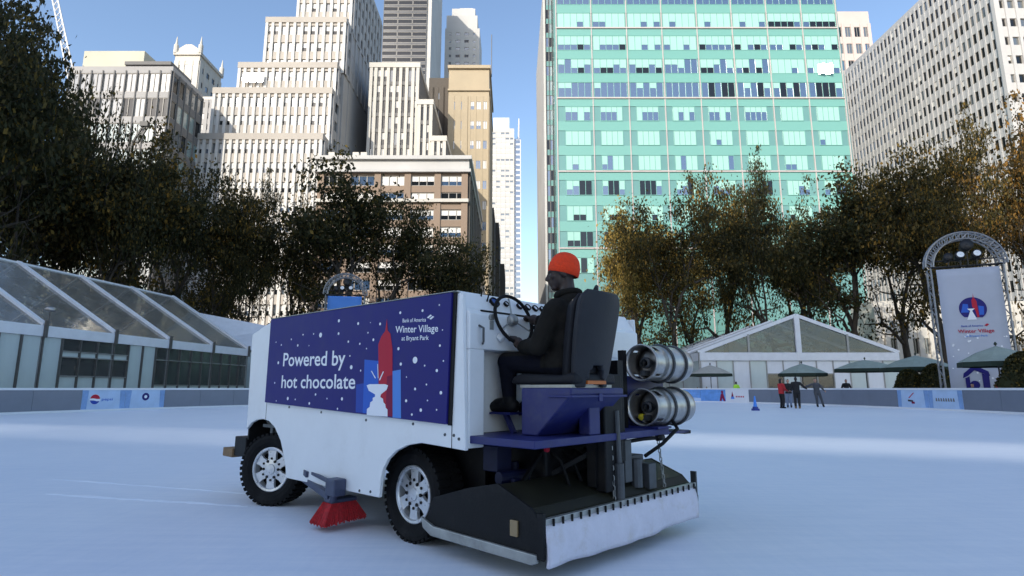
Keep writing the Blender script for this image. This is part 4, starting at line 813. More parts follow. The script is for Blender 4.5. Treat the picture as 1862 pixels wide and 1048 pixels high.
shrub(1650, 672, 36.5, .95, 'dark clipped shrub left of the white banner'); shrub(1697, 662, 35.5, 1.0, 'dark shrub touching the left edge of the white banner'); shrub(1858, 640, 26.5, 1.15, 'dark shrub under the nearest umbrella at the right edge')

# ------------------------------------------------------------------ ice resurfacer (local x = across, y = forward, z = up)
PSI = R(46.4); WB = 2.15; CB = WB/2
OR = Vector((-.407, 3.9, 0)); BX = Vector((math.cos(PSI), math.sin(PSI), 0))
MROOT = OR+BX*CB
zam = thing('ice_resurfacer', 'white ice resurfacing machine with a navy printed side panel, driven across the rink', 'ice resurfacer', MROOT, PSI)
def Q(): return MB((-CB, 0, 0))                              # coordinates (b, a, z) from the rear left corner
side = [(-.15, .71), (.10, .722), (.31, .73), (.465, .705), (.60, .655), (.694, .592), (.75, .52), (.776, .449), (.788, .31), (2.285, .30), (2.30, .38), (2.348, .485), (2.44, .62), (2.58, .735), (2.72, .79), (2.86, .803), (3.0, .79), (3.12, .755), (3.225, .69), (3.262, 1.667), (2.98, 1.735), (2.79, 1.772), (-.105, 1.735)]
fside = lambda u, v, t: (t, u, v)
Q().prism(side, fside, 0, .03).build('side_skirt', 'white_paint', zam, bevel=.006)
Q().prism(side, fside, WB-.03, WB).build('side_skirt', 'white_paint', zam, bevel=.006)
# seams of the side skirt: thin dark joints
m = Q(); m.box(-.0015, .0, -.022, -.016, .715, .872); m.box(-.0015, .0, 2.783, 2.789, .80, .97); m.build('seam', 'black_steel', zam)
m = Q(); 
for a, z in ((.05, .80), (-.04, .80), (.4, .855), (1.0, .86), (1.7, .90), (2.3, .93), (-.09, .78), (1.05, .33), (1.5, .33), (.9, .34)): m.lathe([(.011, 0), (.009, .006), (.001, .008)], 8, Matrix.Translation((0, a, z)) @ Matrix.Rotation(R(-90), 4, 'Y'))
m.build('bolt', 'grey_steel', zam)
tk = Q(); tk.prism([(.02, .82), (3.22, .82), (3.225, 1.64), (2.97, 1.70), (2.78, 1.742), (.02, 1.70)], fside, .034, WB-.034); tk.build('snow_tank', 'white_inner', zam)
Q().box(.5, WB-.5, .02, 3.1, .40, .80).build('chassis', 'black_steel', zam)
for a in (.62, 2.72): Q().tube([(.25, a, .33), (WB-.25, a, .33)], .06, 10).build('axle', 'black_steel', zam)
# printed side panel
pan = [(2.773, 1.788), (-.020, 1.745), (.012, .868), (2.778, .968)]
sp = Q().prism(pan, fside, -.026, -.004).build('side_panel', 'print_navy', zam, bevel=.003)
Q().prism([(2.773, 1.79), (-.05, 1.748), (-.05, 1.752), (2.773, 1.796)], fside, -.03, .03).build('panel_trim', 'dull_alu', zam)
Q().prism([(-.024, 1.742), (-.056, 1.742), (-.022, .862), (.010, .862)], fside, -.012, -.002).build('panel_gap', 'black_steel', zam)
def pf(d): return lambda a, z: (-CB-.026-d, a, z)
def flatp(polys, mat, name, d):
    m = MB(); f = pf(d)
    for P in polys: m.add([f(a, z) for a, z in P], [tuple(range(len(P)))])
    return m.build(name, mat, sp)
flatp([[(1.123, 1.132), (.965, 1.145), (.947, .915), (1.112, .917)]], 'print_mid_blue', 'low_block_print', .0010)
flatp([[(1.017, 1.326), (.823, 1.309), (.795, .913), (1.01, .913)]], 'print_blue', 'blue_block_print', .0016)
flatp([[(.633, 1.228), (.531, 1.237), (.508, .89), (.613, .893)]], 'print_light_blue', 'light_block_print', .0016)
flatp([[(.73, 1.628), (.714, 1.534), (.678, 1.509), (.655, 1.434), (.643, 1.393), (.614, .900), (.721, .902), (.80, 1.064), (.832, 1.436), (.795, 1.496), (.745, 1.534)]], 'print_red', 'red_tower_print', .0022)
flatp([[(.70, 1.19), (.632, 1.20), (.612, .90), (.672, .90), (.70, 1.0)]], 'print_dark_red', 'tower_shade_print', .0026)
flatp([[(.969, 1.125), (.927, 1.134), (.723, 1.133), (.681, 1.124), (.698, 1.091), (.77, 1.058), (.776, 1.038), (.74, 1.025), (.733, .999), (.709, .987), (.701, .961), (.677, .948), (.674, .897), (.951, .900), (.95, .946), (.914, .963), (.909, .996), (.876, 1.01), (.878, 1.03), (.847, 1.04), (.848, 1.057), (.936, 1.084)]], 'print_white', 'fountain_print', .0032)
flatp([[(.915, 1.233), (.905, 1.236), (.846, 1.180), (.856, 1.176)], [(.833, 1.286), (.824, 1.286), (.810, 1.178), (.819, 1.178)], [(.753, 1.230), (.743, 1.224), (.791, 1.160), (.801, 1.166)]], 'print_white', 'water_jet_print', .0034)
dots = [(1.74, 1.565, .022), (1.209, 1.271, .017), (.364, 1.3, .024), (1.44, 1.667, .014), (2.535, 1.347, .015), (2.287, 1.01, .016), (1.328, 1.018, .014), (.561, 1.657, .011), (.293, 1.648, .01), (.821, 1.593, .011), (1.135, 1.62, .012), (.569, 1.39, .012), (.534, 1.277, .012), (.118, 1.221, .011), (.07, 1.073, .012), (.354, 1.098, .01), (.455, 1.015, .011), (.283, .954, .012), (.091, 1.389, .009), (.252, 1.258, .007), (.905, 1.475, .011), (1.272, 1.481, .01), (1.435, 1.558, .012), (1.871, .972, .012), (1.769, 1.05, .011), (2.156, 1.495, .012), (1.097, 1.454, .009), (.985, 1.536, .007), (2.065, 1.589, .008), (1.867, 1.583, .008), (2.293, 1.559, .009), (2.495, 1.517, .009), (2.616, 1.55, .007), (2.582, 1.155, .009), (2.138, 1.003, .008), (1.569, 1.017, .007), (1.39, .937, .009), (1.067, 1.241, .008), (1.237, 1.363, .007), (.106, 1.67, .006), (.066, 1.494, .005), (.05, 1.284, .006), (.227, 1.128, .007), (.383, .921, .009), (.211, 1.02, .006), (.459, 1.182, .005), (.111, .96, .006), (2.523, .985, .007), (1.94, 1.482, .005), (.996, 1.411, .006), (.956, 1.614, .004)]
flatp([circle(a, z, r, 12, 1.15) for a, z, r in dots], 'print_white', 'snow_dots_print', .0012)
def onpanel(s, a0, a1, z0, z1, cap, mat='print_white'): lettering(s, a0-a1, cap, lambda x, y: pf(.0014)(a0-x, z0+(z1-z0)*x/(a0-a1)+y), mat, sp)
onpanel('Powered by', 2.431, 1.306, 1.312, 1.290, .125); onpanel('hot chocolate', 2.437, 1.137, 1.108, 1.100, .118)
onpanel('Winter Village', .614, .113, 1.511, 1.486, .050); onpanel('at Bryant Park', .534, .214, 1.449, 1.436, .032); onpanel('Bank of America', .528, .250, 1.582, 1.567, .028)
flatp([[(.24, 1.594), (.20, 1.612), (.185, 1.604), (.225, 1.586)], [(.212, 1.583), (.176, 1.600), (.158, 1.592), (.196, 1.575)]], 'print_white', 'flag_print', .0014)

# rear wall, dashboard and footwell
m = Q(); m.box(.031, .17, -.145, -.002, .72, 1.36); m.build('rear_post', 'white_paint', zam, bevel=.008)
m = Q(); m.prism([(-.145, 1.36), (.02, 1.36), (.02, 1.765), (-.02, 1.765), (-.105, 1.64), (-.105, 1.63), (-.145, 1.60)], fside, .031, WB-.031); m.build('dashboard', 'white_paint', zam, bevel=.008)
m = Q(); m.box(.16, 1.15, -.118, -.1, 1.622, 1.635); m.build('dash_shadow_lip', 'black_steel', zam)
m = Q(); m.box(1.30, WB-.031, -.145, .0, .72, 1.36); m.build('rear_panel', 'white_paint', zam, bevel=.006)
m = Q(); m.box(.171, 1.299, .005, .015, .80, 1.36); m.build('footwell_wall', 'white_inner', zam)
m = Q(); m.box(.20, .22, .0, .004, .86, .985); m.box(.245, .265, .0, .004, .86, .985); m.build('vent_slot', 'black_steel', zam)
def gauge(b, a, z, r, tilt, mat='black_steel'):
    Mx = Matrix.Translation((b-CB, a, z)) @ Matrix.Rotation(tilt, 4, 'X'); g = MB(); g.lathe([(r, 0), (r, .018), (r*.8, .02), (r*.78, .010), (.001, .010)], 16, Mx); o = g.build('gauge', mat, zam, smooth=False)
    f = MB(); f.lathe([(r*.75, .012), (.001, .0125)], 14, Mx); f.build('gauge_face', 'gauge_blue' if r > .03 else 'print_white', o)
tl = R(56)
for b, r in ((.335, .042), (.455, .022), (.60, .028), (.69, .028), (.775, .028), (.86, .028)): gauge(b, -.064, 1.705, r, tl)
m = Q()
for b, a, z, l in ((.27, -.06, 1.71, .05), (.30, -.05, 1.69, .04), (.24, -.03, 1.745, .03), (.52, -.03, 1.75, .03)): m.tube([(b, a, z), (b-.01, a-l*.6, z+l)], .006, 6); 
m.build('switch', 'black_steel', zam)
m = Q(); m.tube([(.225, -.145, 1.585), (.225, -.165, 1.585)], .022, 10); m.box(.215, .25, -.15, -.144, 1.50, 1.56); m.build('ignition_switch', 'dull_alu', zam)
m = Q(); m.tube([(.115, -.146, 1.52), (.115, -.19, 1.50), (.115, -.19, 1.41), (.15, -.146, 1.40)], .008, 8); m.build('grab_handle', 'grey_steel', zam)
m = Q(); m.tube([(.30, -.146, 1.44), (.34, -.20, 1.49)], .03, 10); m.build('hand_grip', 'white_inner', zam)
m = Q(); 
for b, z in ((.62, 1.52), (.66, 1.55), (.72, 1.52), (.78, 1.54), (.70, 1.46)): m.tube([(b, -.146, z), (b, -.21, z+.02)], .007, 6); m.lathe([(.001, -.014), (.014, 0), (.001, .014)], 8, Matrix.Translation((b, -.21, z+.02)))
m.build('control_lever', 'black_steel', zam)
# steering wheel and column
sc = Vector((.42-CB, -.18, 1.585)); Ms = Matrix.Translation(sc) @ Matrix.Rotation(R(72), 4, 'X'); m = MB()
m.tube([Ms @ Vector((.18*math.cos(2*PI*i/36), .18*math.sin(2*PI*i/36), 0)) for i in range(36)], .0125, 10, closed=True); sw = m.build('steering_wheel', 'rubber', zam, smooth=True)
m = MB()
for k in range(3): a = R(90+120*k); m.bar(Ms @ Vector((.02*math.cos(a), .02*math.sin(a), -.012)), Ms @ Vector((.165*math.cos(a), .165*math.sin(a), 0)), .010, .006)
m.build('spoke', 'dull_alu', sw); MB().lathe([(.04, -.03), (.045, 0), (.03, .015), (.001, .018)], 16, Ms).build('hub', 'dull_alu', sw, smooth=True)
MB().tube([sc, (sc.x, .0, 1.52)], .028, 10).build('steering_column', 'dull_alu', zam)
# deck and seat pedestal
m = Q(); m.prism([(.045, -.10), (.045, -.70), (1.62, -.70), (1.62, -.02), (.175, -.02), (.175, -.10)], lambda u, v, t: (u, v, t), .752, .80); m.build('deck_plate', 'blue_steel', zam, bevel=.006)
m = Q(); m.prism([(-.36, .802), (-.495, .802), (-.775, 1.06), (-.775, 1.105), (-.36, 1.105)], fside, .30, .88); m.build('seat_box', 'blue_steel', zam, bevel=.01)
m = Q(); m.box(.285, .895, -.795, -.60, 1.045, 1.06); m.box(.56, .60, -.80, -.785, 1.02, 1.07); m.build('box_lid', 'blue_steel', zam, bevel=.004)
m = Q(); m.box(.60, .72, -.69, -.60, .80, .98); m.build('pedestal_box', 'blue_steel', zam, bevel=.008)
m = Q(); m.box(.33, .76, -.76, -.32, 1.106, 1.125); m.build('seat_slide', 'dull_alu', zam)
m = Q(); m.prism([(-.24, 1.135), (-.27, 1.185), (-.35, 1.20), (-.66, 1.185), (-.78, 1.20), (-.79, 1.13), (-.30, 1.127)], fside, .315, .775); st = m.build('seat_cushion', 'vinyl', zam, bevel=.02); smooth_angle(st, 60)
def backy(z): return -.705-.085*(z-1.15)/.55-.02*max(0, (z-1.15)/.55)**2
def seat_slab(z0, z1, wsc, off, thick, name, mat, notch):
    NR, NC = 22, 16; m = Q(); ids = {}
    for j in range(NR+1):
        z = z0+(z1-z0)*j/NR; t = (z-1.12)/.59; hw = (.185+.045*math.sin(min(1, t*1.25)*PI*.5))*wsc
        if z > z1-.09: hw *= math.sqrt(max(.0, 1-((z-(z1-.09))/.098)**2*.55))
        for i in range(NC+1): u = -1+2*i/NC; ids[j, i] = len(m.v); m.v.append((.53+hw*u-CB, backy(z)-off+.05*u*u*(1 if not notch else .8), z))
    for j in range(NR):
        for i in range(NC):
            u = abs(-1+2*(i+.5)/NC); z = z0+(z1-z0)*(j+.5)/NR
            if notch and z < 1.235-.25*max(0, u-.2) and u < .55: continue
            m.f.append((ids[j, i], ids[j, i+1], ids[j+1, i+1], ids[j+1, i])); m.mi.append(0)
    o = m.build(name, mat, zam, smooth=True); s_ = o.modifiers.new('thick', 'SOLIDIFY'); s_.thickness = thick; s_.offset = 0
    b_ = o.modifiers.new('soft', 'BEVEL'); b_.width = thick*.42; b_.segments = 4; b_.limit_method = 'ANGLE'; b_.angle_limit = R(50); return o
seat_slab(1.11, 1.715, .92, .075, .05, 'seat_back_shell', 'shell_plastic', True); seat_slab(1.17, 1.69, .86, .01, .075, 'seat_back_cushion', 'vinyl', False)
m = Q(); m.box(.44, .64, -.80, -.74, 1.128, 1.15); m.build('seat_hinge', 'orange_plastic', zam)
m = Q(); m.tube([(.50, -.84, 1.66), (.52, -.82, 1.735), (.56, -.80, 1.765)], [.016, .018, .012], 8); m.build('belt_loop', 'black_cloth', zam, smooth=True)
m = Q(); m.bar((.40, -.20, .80), (.40, -.12, .93), .03); m.box(.34, .47, -.22, -.02, .925, .94, ); m.build('foot_pedal', 'blue_steel', zam)
m = Q(); m.bar((.70, -.17, .80), (.70, -.10, .91), .03); m.box(.64, .77, -.20, -.02, .905, .92); m.build('foot_pedal', 'black_steel', zam)
# gas cylinder rack
m = Q(); m.box(1.42, 1.62, -.72, -.44, .801, .815); m.box(1.40, 2.02, -.44, -.42, .76, 1.20); m.box(1.62, 2.02, -.66, -.44, .745, .765); m.build('cylinder_rack', 'blue_steel', zam)
m = Q(); m.box(1.38, 1.425, -.46, -.41, .80, 1.40); m.build('rack_post', 'black_steel', zam)
m = Q(); m.box(1.95, 2.05, -.66, -.5, .735, .76); m.build('rack_foot', 'black_steel', zam)
def gas_cylinder(z, label, valve):
    r = .142; L0, L1 = 1.44, 2.10; loc = OR+BX*0; t = thing('gas_cylinder', label, 'gas cylinder', MROOT+Vector((0, 0, 0)), PSI, 'gas cylinders on the machine')
    cy = -.58; Mx = Matrix.Translation((-CB, cy, z)) @ Matrix.Rotation(R(90), 4, 'Y')
    m = MB(); m.lathe([(.001, L0+.16), (r*.6, L0+.155), (r*.9, L0+.18), (r, L0+.23), (r, L1-.10), (r*.96, L1-.05), (r*.8, L1-.01), (.001, L1)], 32, Mx); smooth_angle(m.build('shell', 'bright_metal', t), 50)
    # collar ring with two hand holes
    n = 36; vs, fs = [], []
    for j in range(n):
        for (rr_, h) in ((r*.97, L0), (r*.97, L0+.05), (r*.97, L0+.12), (r*.97, L0+.20)):
            vs.append(Mx @ Vector((rr_*math.cos(2*PI*j/n), rr_*math.sin(2*PI*j/n), h)))
    for j in range(n):
        for k in range(3):
            if k == 1 and (j % 18) in (2, 3, 4, 13): continue
            a, b = j*4+k, ((j+1) % n)*4+k; fs.append((a, b, b+1, a+1))
    m = MB(); m.add(vs, fs); o = m.build('collar', 'bright_metal', t, smooth=True); so_ = o.modifiers.new('wall', 'SOLIDIFY'); so_.thickness = .007
    m = MB(); m.tube([Mx @ Vector((r*.975*math.cos(2*PI*j/32), r*.975*math.sin(2*PI*j/32), L0)) for j in range(32)], .008, 6, closed=True); m.build('collar_rim', 'bright_metal', t, smooth=True)
    m = MB(); m.lathe([(.03, L0+.05), (.045, L0+.06), (.045, L0+.10), (.025, L0+.11), (.025, L0+.16)], 12, Mx); m.box(-CB+L0+.02, -CB+L0+.10, cy-.02, cy+.02, z-.1, z-.06); m.build('valve', 'grey_steel', t)
    if valve: m = MB(); m.lathe([(.001, L0+.015), (.024, L0+.02), (.024, L0+.05)], 12, Mx @ Matrix.Translation((.075, .03, 0))); m.build('valve_cap', 'yellow_cap', t)
    for h in (L0+.26, L0+.47):
        m = MB(); m.tube([Mx @ Vector(((r+.006)*math.cos(2*PI*j/28), (r+.006)*math.sin(2*PI*j/28), h)) for j in range(28)], .013, 6, closed=True); m.build('strap', 'grey_steel', t, smooth=True)
    return t
gas_cylinder(1.30, 'upper silver gas cylinder lying behind the driver seat', False); gas_cylinder(.958, 'lower silver gas cylinder with a yellow cap lying behind the driver seat', True)
m = Q()
for z in (1.30, .958): m.tube([(1.55, -.44, z-.08), (1.55, -.40, z), (1.55, -.44, z+.12)], .012, 6)
m.tube([(1.62, -.73, .86), (1.60, -.78, .80), (1.40, -.76, .70), (1.25, -.70, .62)], .014, 8); m.build('gas_hose', 'rubber', zam, smooth=True)
# mast, hydraulic lift, chains
m = Q(); m.box(.77, .985, -.69, -.60, .42, 1.20); m.build('lift_mast', 'black_steel', zam, bevel=.01)
m = Q(); m.box(.99, 1.06, -.66, -.58, .60, 1.30); m.box(.75, .83, -.62, -.55, .45, 1.1); m.build('mast_frame', 'black_steel', zam)
m = Q(); m.tube([(.91, -.70, .30), (.91, -.70, .60)], .035, 12); m.tube([(.91, -.70, .60), (.91, -.69, .95)], .02, 10); m.build('lift_ram', 'grey_steel', zam, smooth=False)
def chain(p, q, nm='chain'):
    p, q = Vector(p), Vector(q); n = int((q-p).length/.032); m = Q()
    for k in range(n):
        c = p.lerp(q, (k+.5)/n); w = Vector((.009, 0, 0)) if k % 2 else Vector((0, .009, 0)); h = Vector((0, 0, .021))
        m.tube([c+h, c+w+h*.5, c+w-h*.5, c-h, c-w-h*.5, c-w+h*.5], .0042, 5, closed=True)
    m.build(nm, 'dull_alu', zam)
chain((.85, -.68, .72), (.86, -.69, .36)); chain((1.46, -.69, .72), (1.53, -.69, .37))
m = Q(); m.tube([(1.12, -.55, .70), (1.18, -.60, .72), (1.30, -.66, .735), (1.47, -.69, .735)], .014, 8); m.tube([(1.45, -.69, .735), (1.53, -.69, .735)], .024, 10); m.build('lift_arm', 'black_steel', zam, smooth=True)
m = Q(); m.box(1.05, 1.14, -.66, -.52, .45, .74); m.box(1.14, 1.36, -.62, -.45, .46, .62); m.tube([(1.22, -.64, .40), (1.22, -.64, .60)], .045, 12); m.box(1.30, 1.40, -.70, -.60, .38, .56); m.tube([(1.40, -.66, .40), (1.40, -.66, .55)], .03, 10); m.build('hydraulic_motor', 'grey_steel', zam, bevel=.006)
m = Q(); m.bar((.60, -.30, .50), (.88, -.66, .74), .03); m.bar((.30, -.35, .48), (.62, -.30, .72), .025); m.build('strut', 'black_steel', zam)
m = Q(); m.box(.28, .42, -.16, -.02, .55, .72); m.tube([(.25, -.2, .52), (.48, -.24, .52)], .045, 12); m.box(.30, .36, -.3, -.26, .42, .52); m.tube([(.5, -.1, .45), (.5, -.1, .6)], .04, 10); m.build('hydraulic_block', 'dark_blue_steel', zam, bevel=.006)
m = Q(); m.tube([(.52, -.38, .70), (.52, -.40, .70)], .02, 10); m.build('tail_lamp', 'print_red', zam)
m = Q(); m.box(.55, 1.6, -.35, .0, .36, .70); m.build('engine_block', 'black_steel', zam, bevel=.02)
m = Q()
for k in range(7): b = .6+.13*k; m.tube([(b, -.3, .70), (b+.03, -.42, .62), (b+.02, -.5, .46+.02*(k % 3))], .012, 6)
m.build('hose', 'rubber', zam, smooth=True)
# conditioner
cs = [(.33, .20), (.25, .37), (-.10, .47), (-.364, .525), (-.636, .42), (-.705, .35), (-.715, .17), (.30, .17)]
Q().prism(cs, fside, .075, .095).build('conditioner_side', 'black_steel', zam, bevel=.004); Q().prism(cs, fside, 1.895, 1.915).build('conditioner_side', 'black_steel', zam, bevel=.004)
m = Q(); m.prism([(.25, .365), (-.10, .465), (-.364, .515), (-.364, .50), (-.10, .45), (.25, .35)], fside, .096, 1.894); m.build('conditioner_cover', 'black_steel', zam)
m = Q(); m.prism([(-.366, .517), (-.64, .415), (-.64, .40), (-.366, .50)], fside, .096, 1.894); m.box(.096, 1.894, -.70, -.66, .20, .37); m.prism([(-.642, .412), (-.70, .36), (-.69, .35), (-.642, .395)], fside, .096, 1.894); m.build('conditioner_lid', 'olive_steel', zam)
m = Q(); m.box(.10, 1.89, -.1, .2, .14, .30); m.tube([(.1, -.25, .28), (1.89, -.25, .28)], .10, 14); m.build('auger', 'black_steel', zam)
m = Q(); m.prism([(.36, .235), (.33, .165), (.24, .125), (-.66, .115), (-.70, .13), (-.70, .175), (.22, .19)], fside, .05, .075); m.build('side_runner', 'dull_alu', zam, bevel=.006)
m = Q(); m.box(.06, .074, -.545, -.485, .245, .335); m.build('side_reflector', 'amber_lens', zam, bevel=.004)
m = Q(); m.box(.060, .085, -.745, -.70, .15, .40); m.build('towel_guide', 'black_steel', zam); m = Q(); m.box(1.925, 1.945, -.745, -.70, .17, .45); m.tube([(1.935, -.735, .22), (1.935, -.735, .27)], .018, 8); m.build('towel_guide', 'grey_steel', zam)
nx, nz = 60, 9; m = Q(); m.v = []; rr = random.Random(4)
ph = [rr.random()*6 for _ in range(4)]
for j in range(nz+1):
    for i in range(nx+1):
        s = i/nx; t = j/nz; b = .088+1.835*s; wv = .010*math.sin(13*s+ph[0])+.007*math.sin(31*s+ph[1])
        zb = .345-(.245-.010*math.sin(5*s+ph[2])-.004*math.sin(17*s))*t
        m.v.append((b-CB, -.728-.012*t-wv*t-.02*math.sin(t*PI*.9), zb))
m.f = [(j*(nx+1)+i, j*(nx+1)+i+1, (j+1)*(nx+1)+i+1, (j+1)*(nx+1)+i) for j in range(nz) for i in range(nx)]; m.mi = [0]*len(m.f)
o = m.build('towel', 'towel', zam, smooth=True); so_ = o.modifiers.new('cloth', 'SOLIDIFY'); so_.thickness = .018
m = Q(); m.box(.086, 1.925, -.745, -.712, .335, .368); m.build('towel_bar', 'dull_alu', zam, bevel=.004)
cl = Q().box(-.005, .005, -.010, .0, -.030, .010).mesh('clip', 'black_steel')
for k in range(21): link('clip', cl, zam, loc=(.15+1.73*k/20, -.745, .355))
# front bumper
Q().box(.02, .55, 3.262, 3.55, .40, .60).build('bumper', 'black_steel', zam, bevel=.01); Q().box(.0, .22, 3.55, 3.80, .38, .47).build('bumper_block', 'wood_block', zam, bevel=.006)
Q().box(.55, WB-.05, 3.262, 3.50, .40, .60).build('bumper', 'black_steel', zam, bevel=.01)
Q().box(.032, WB-.032, 3.232, 3.258, .58, .84).build('front_apron', 'black_steel', zam)
m = Q(); m.box(.06, .12, 2.75, 2.80, .60, .80); m.box(.05, .30, 2.55, 2.95, .72, .75); m.bar((.1, 2.55, .6), (.1, 2.95, .78), .03); m.build('suspension', 'grey_steel', zam)
for a0, a1 in ((.10, .98), (2.25, 3.24)):
    for b0, b1 in ((.42, .45), (WB-.45, WB-.42)): Q().box(b0, b1, a0, a1, .36, .815).build('wheel_well', 'black_steel', zam)
    for b0, b1 in ((.035, .418), (WB-.418, WB-.035)): Q().box(b0, b1, a0, a1, .806, .818).build('wheel_well', 'black_steel', zam)
# wheels
def tyre_mesh():
    r, w = .333, .235; prof = [(.205, -.07), (.215, -.095), (.25, -.115), (.29, -.118), (.318, -.108), (r-.006, -.085), (r-.004, 0), (r-.006, .085), (.318, .108), (.29, .118), (.25, .115), (.215, .095), (.205, .07)]
    m = MB(); Mx = Matrix.Rotation(R(90), 4, 'Y'); m.lathe(prof, 48, Mx, closed=True)
    n = 40
    for k in range(n):
        for s, off in ((-1, 0), (1, .5)):
            a = 2*PI*(k+off)/n; Mr = Matrix.Rotation(a, 4, 'X'); m.box(.006 if s > 0 else -.112, .112 if s > 0 else -.006, -.016, .016, r-.012, r+.006, Mr)
    return m.mesh('wheel', 'rubber', False)
def rim_mesh():
    m = MB(); Mx = Matrix.Rotation(R(-90), 4, 'Y'); z0 = .085
    m.cur = 0; m.lathe([(.203, -.05), (.207, z0+.010), (.200, z0+.014), (.185, z0+.012), (.178, z0), (.176, -.05)], 48, Mx)
    m.lathe([(.092, z0-.03), (.090, z0-.002), (.05, z0+.002), (.045, z0+.010), (.001, z0+.012)], 28, Mx)
    for k in range(6):
        a = 2*PI*k/6; Mk = Mx @ Matrix.Rotation(a, 4, 'Z'); P = [(.06, -.046), (.13, -.040), (.182, -.050), (.182, .050), (.13, .040), (.06, .046)]; m.prism(P, lambda u, v, t: Mk @ Vector((u, v, t)), z0-.03, z0-.004)
    m.cur = 1; m.lathe([(.18, .02), (.001, .02)], 24, Mx)
    for k in range(6):
        a = 2*PI*(k+.5)/6; m.lathe([(.013, z0-.01), (.013, z0+.0065), (.001, z0+.008)], 10, Mx @ Matrix.Translation((.082*math.cos(a), .082*math.sin(a), 0)))
        a = 2*PI*k/6; m.lathe([(.011, z0-.01), (.011, z0+.003), (.001, z0+.004)], 10, Mx @ Matrix.Translation((.1*math.cos(a), .1*math.sin(a), 0)))
    return m.mesh('rim', ['alloy', 'black_steel'])
TY, RI = tyre_mesh(), rim_mesh()
for b, a, rot in ((.265, .61, 0), (WB-.265, .61, PI), (.115, 2.72, R(27)), (WB-.115, 2.72, PI+R(24))):
    wq = link('wheel', TY, zam, loc=(b-CB, a, .335), rot=(0, 0, rot)); link('rim', RI, wq)
# side brush
m = Q(); m.bar((.06, 2.12, .33), (-.05, 1.40, .25), .045, .055); m.bar((.06, 2.10, .40), (-.06, 1.36, .36), .028); m.bar((.08, 2.16, .40), (.0, 1.86, .37), .05); m.bar((.03, 2.0, .30), (.02, 1.95, .40), .03); m.build('brush_arm', 'slate_steel', zam, bevel=.005)
m = Q(); m.box(-.11, .0, 1.24, 1.38, .27, .40, ); m.build('brush_motor', 'slate_steel', zam, bevel=.012)
m = Q(); m.tube([(-.05, 1.33, .28), (-.05, 1.36, .22)], .03, 10); m.box(-.07, .16, 1.33, 1.45, .205, .235); m.build('brush_head', 'slate_steel', zam, bevel=.006)
m = Q(); rr = random.Random(6); top = [(-.075, 1.33), (.145, 1.33), (.145, 1.45), (-.075, 1.45)]; bot = [(-.135, 1.30), (.22, 1.31), (.22, 1.52), (-.135, 1.52)]
m.add([(b, a, .206) for b, a in top]+[(b, a, .065+.05*(b+.13)) for b, a in bot], [(0, 1, 2, 3), (4, 7, 6, 5), (0, 4, 5, 1), (1, 5, 6, 2), (2, 6, 7, 3), (3, 7, 4, 0)])
for k in range(420):
    s, t = rr.random(), rr.random(); e = rr.random()
    if e < .5: t = rr.choice((0., 1.))
    else: s = rr.choice((0., 1.))
    b0, b1 = -.075+.22*s, -.14+.365*s; a0, a1 = 1.33+.12*t, 1.30+.225*t; m.bar((b0, a0, .205), (b1+rr.gauss(0, .004), a1+rr.gauss(0, .004), .055+.05*(b1+.13)+rr.gauss(0, .006)), .010)
m.build('bristles', 'red_bristle', zam)

# ------------------------------------------------------------------ people
def capsule(m, p, q, r0, r1, n=12):
    p, q = Vector(p), Vector(q); d = (q-p).normalized(); pts, rd = [], []
    for k in range(5): a = R(-88+22*k); pts.append(p+d*r0*math.sin(a)); rd.append(r0*math.cos(a))
    for k in range(1, 4): pts.append(p.lerp(q, k/4)); rd.append(r0+(r1-r0)*k/4)
    for k in range(5): a = R(0+22*k); pts.append(q+d*r1*math.sin(a)); rd.append(r1*math.cos(a))
    m.tube(pts, rd, n)
def ell(m, c, r, rot=None, n=16):
    prof = [(max(.001, math.sin(PI*k/n)), -math.cos(PI*k/n)) for k in range(n+1)]; Mx = Matrix.Translation(c) @ (rot or Matrix.Identity(4)) @ Matrix.Diagonal((*r, 1)); m.lathe(prof, n, Mx)
def body_mesh(name, m, voxel, mats, pick, iters=4):
    me = m.mesh('raw', mats[0]); o = bpy.data.objects.new('raw', me); COL.objects.link(o)
    md = o.modifiers.new('r', 'REMESH'); md.mode = 'VOXEL'; md.voxel_size = voxel; sm = o.modifiers.new('s', 'SMOOTH'); sm.iterations = iters; sm.factor = .5
    dg = bpy.context.evaluated_depsgraph_get(); out = bpy.data.meshes.new_from_object(o.evaluated_get(dg)); bpy.data.objects.remove(o); out.name = name
    out.materials.clear()
    for k in mats: out.materials.append(MATS[k])
    idx = [pick(p.center) for p in out.polygons]; out.polygons.foreach_set('material_index', idx); out.shade_smooth(); return out

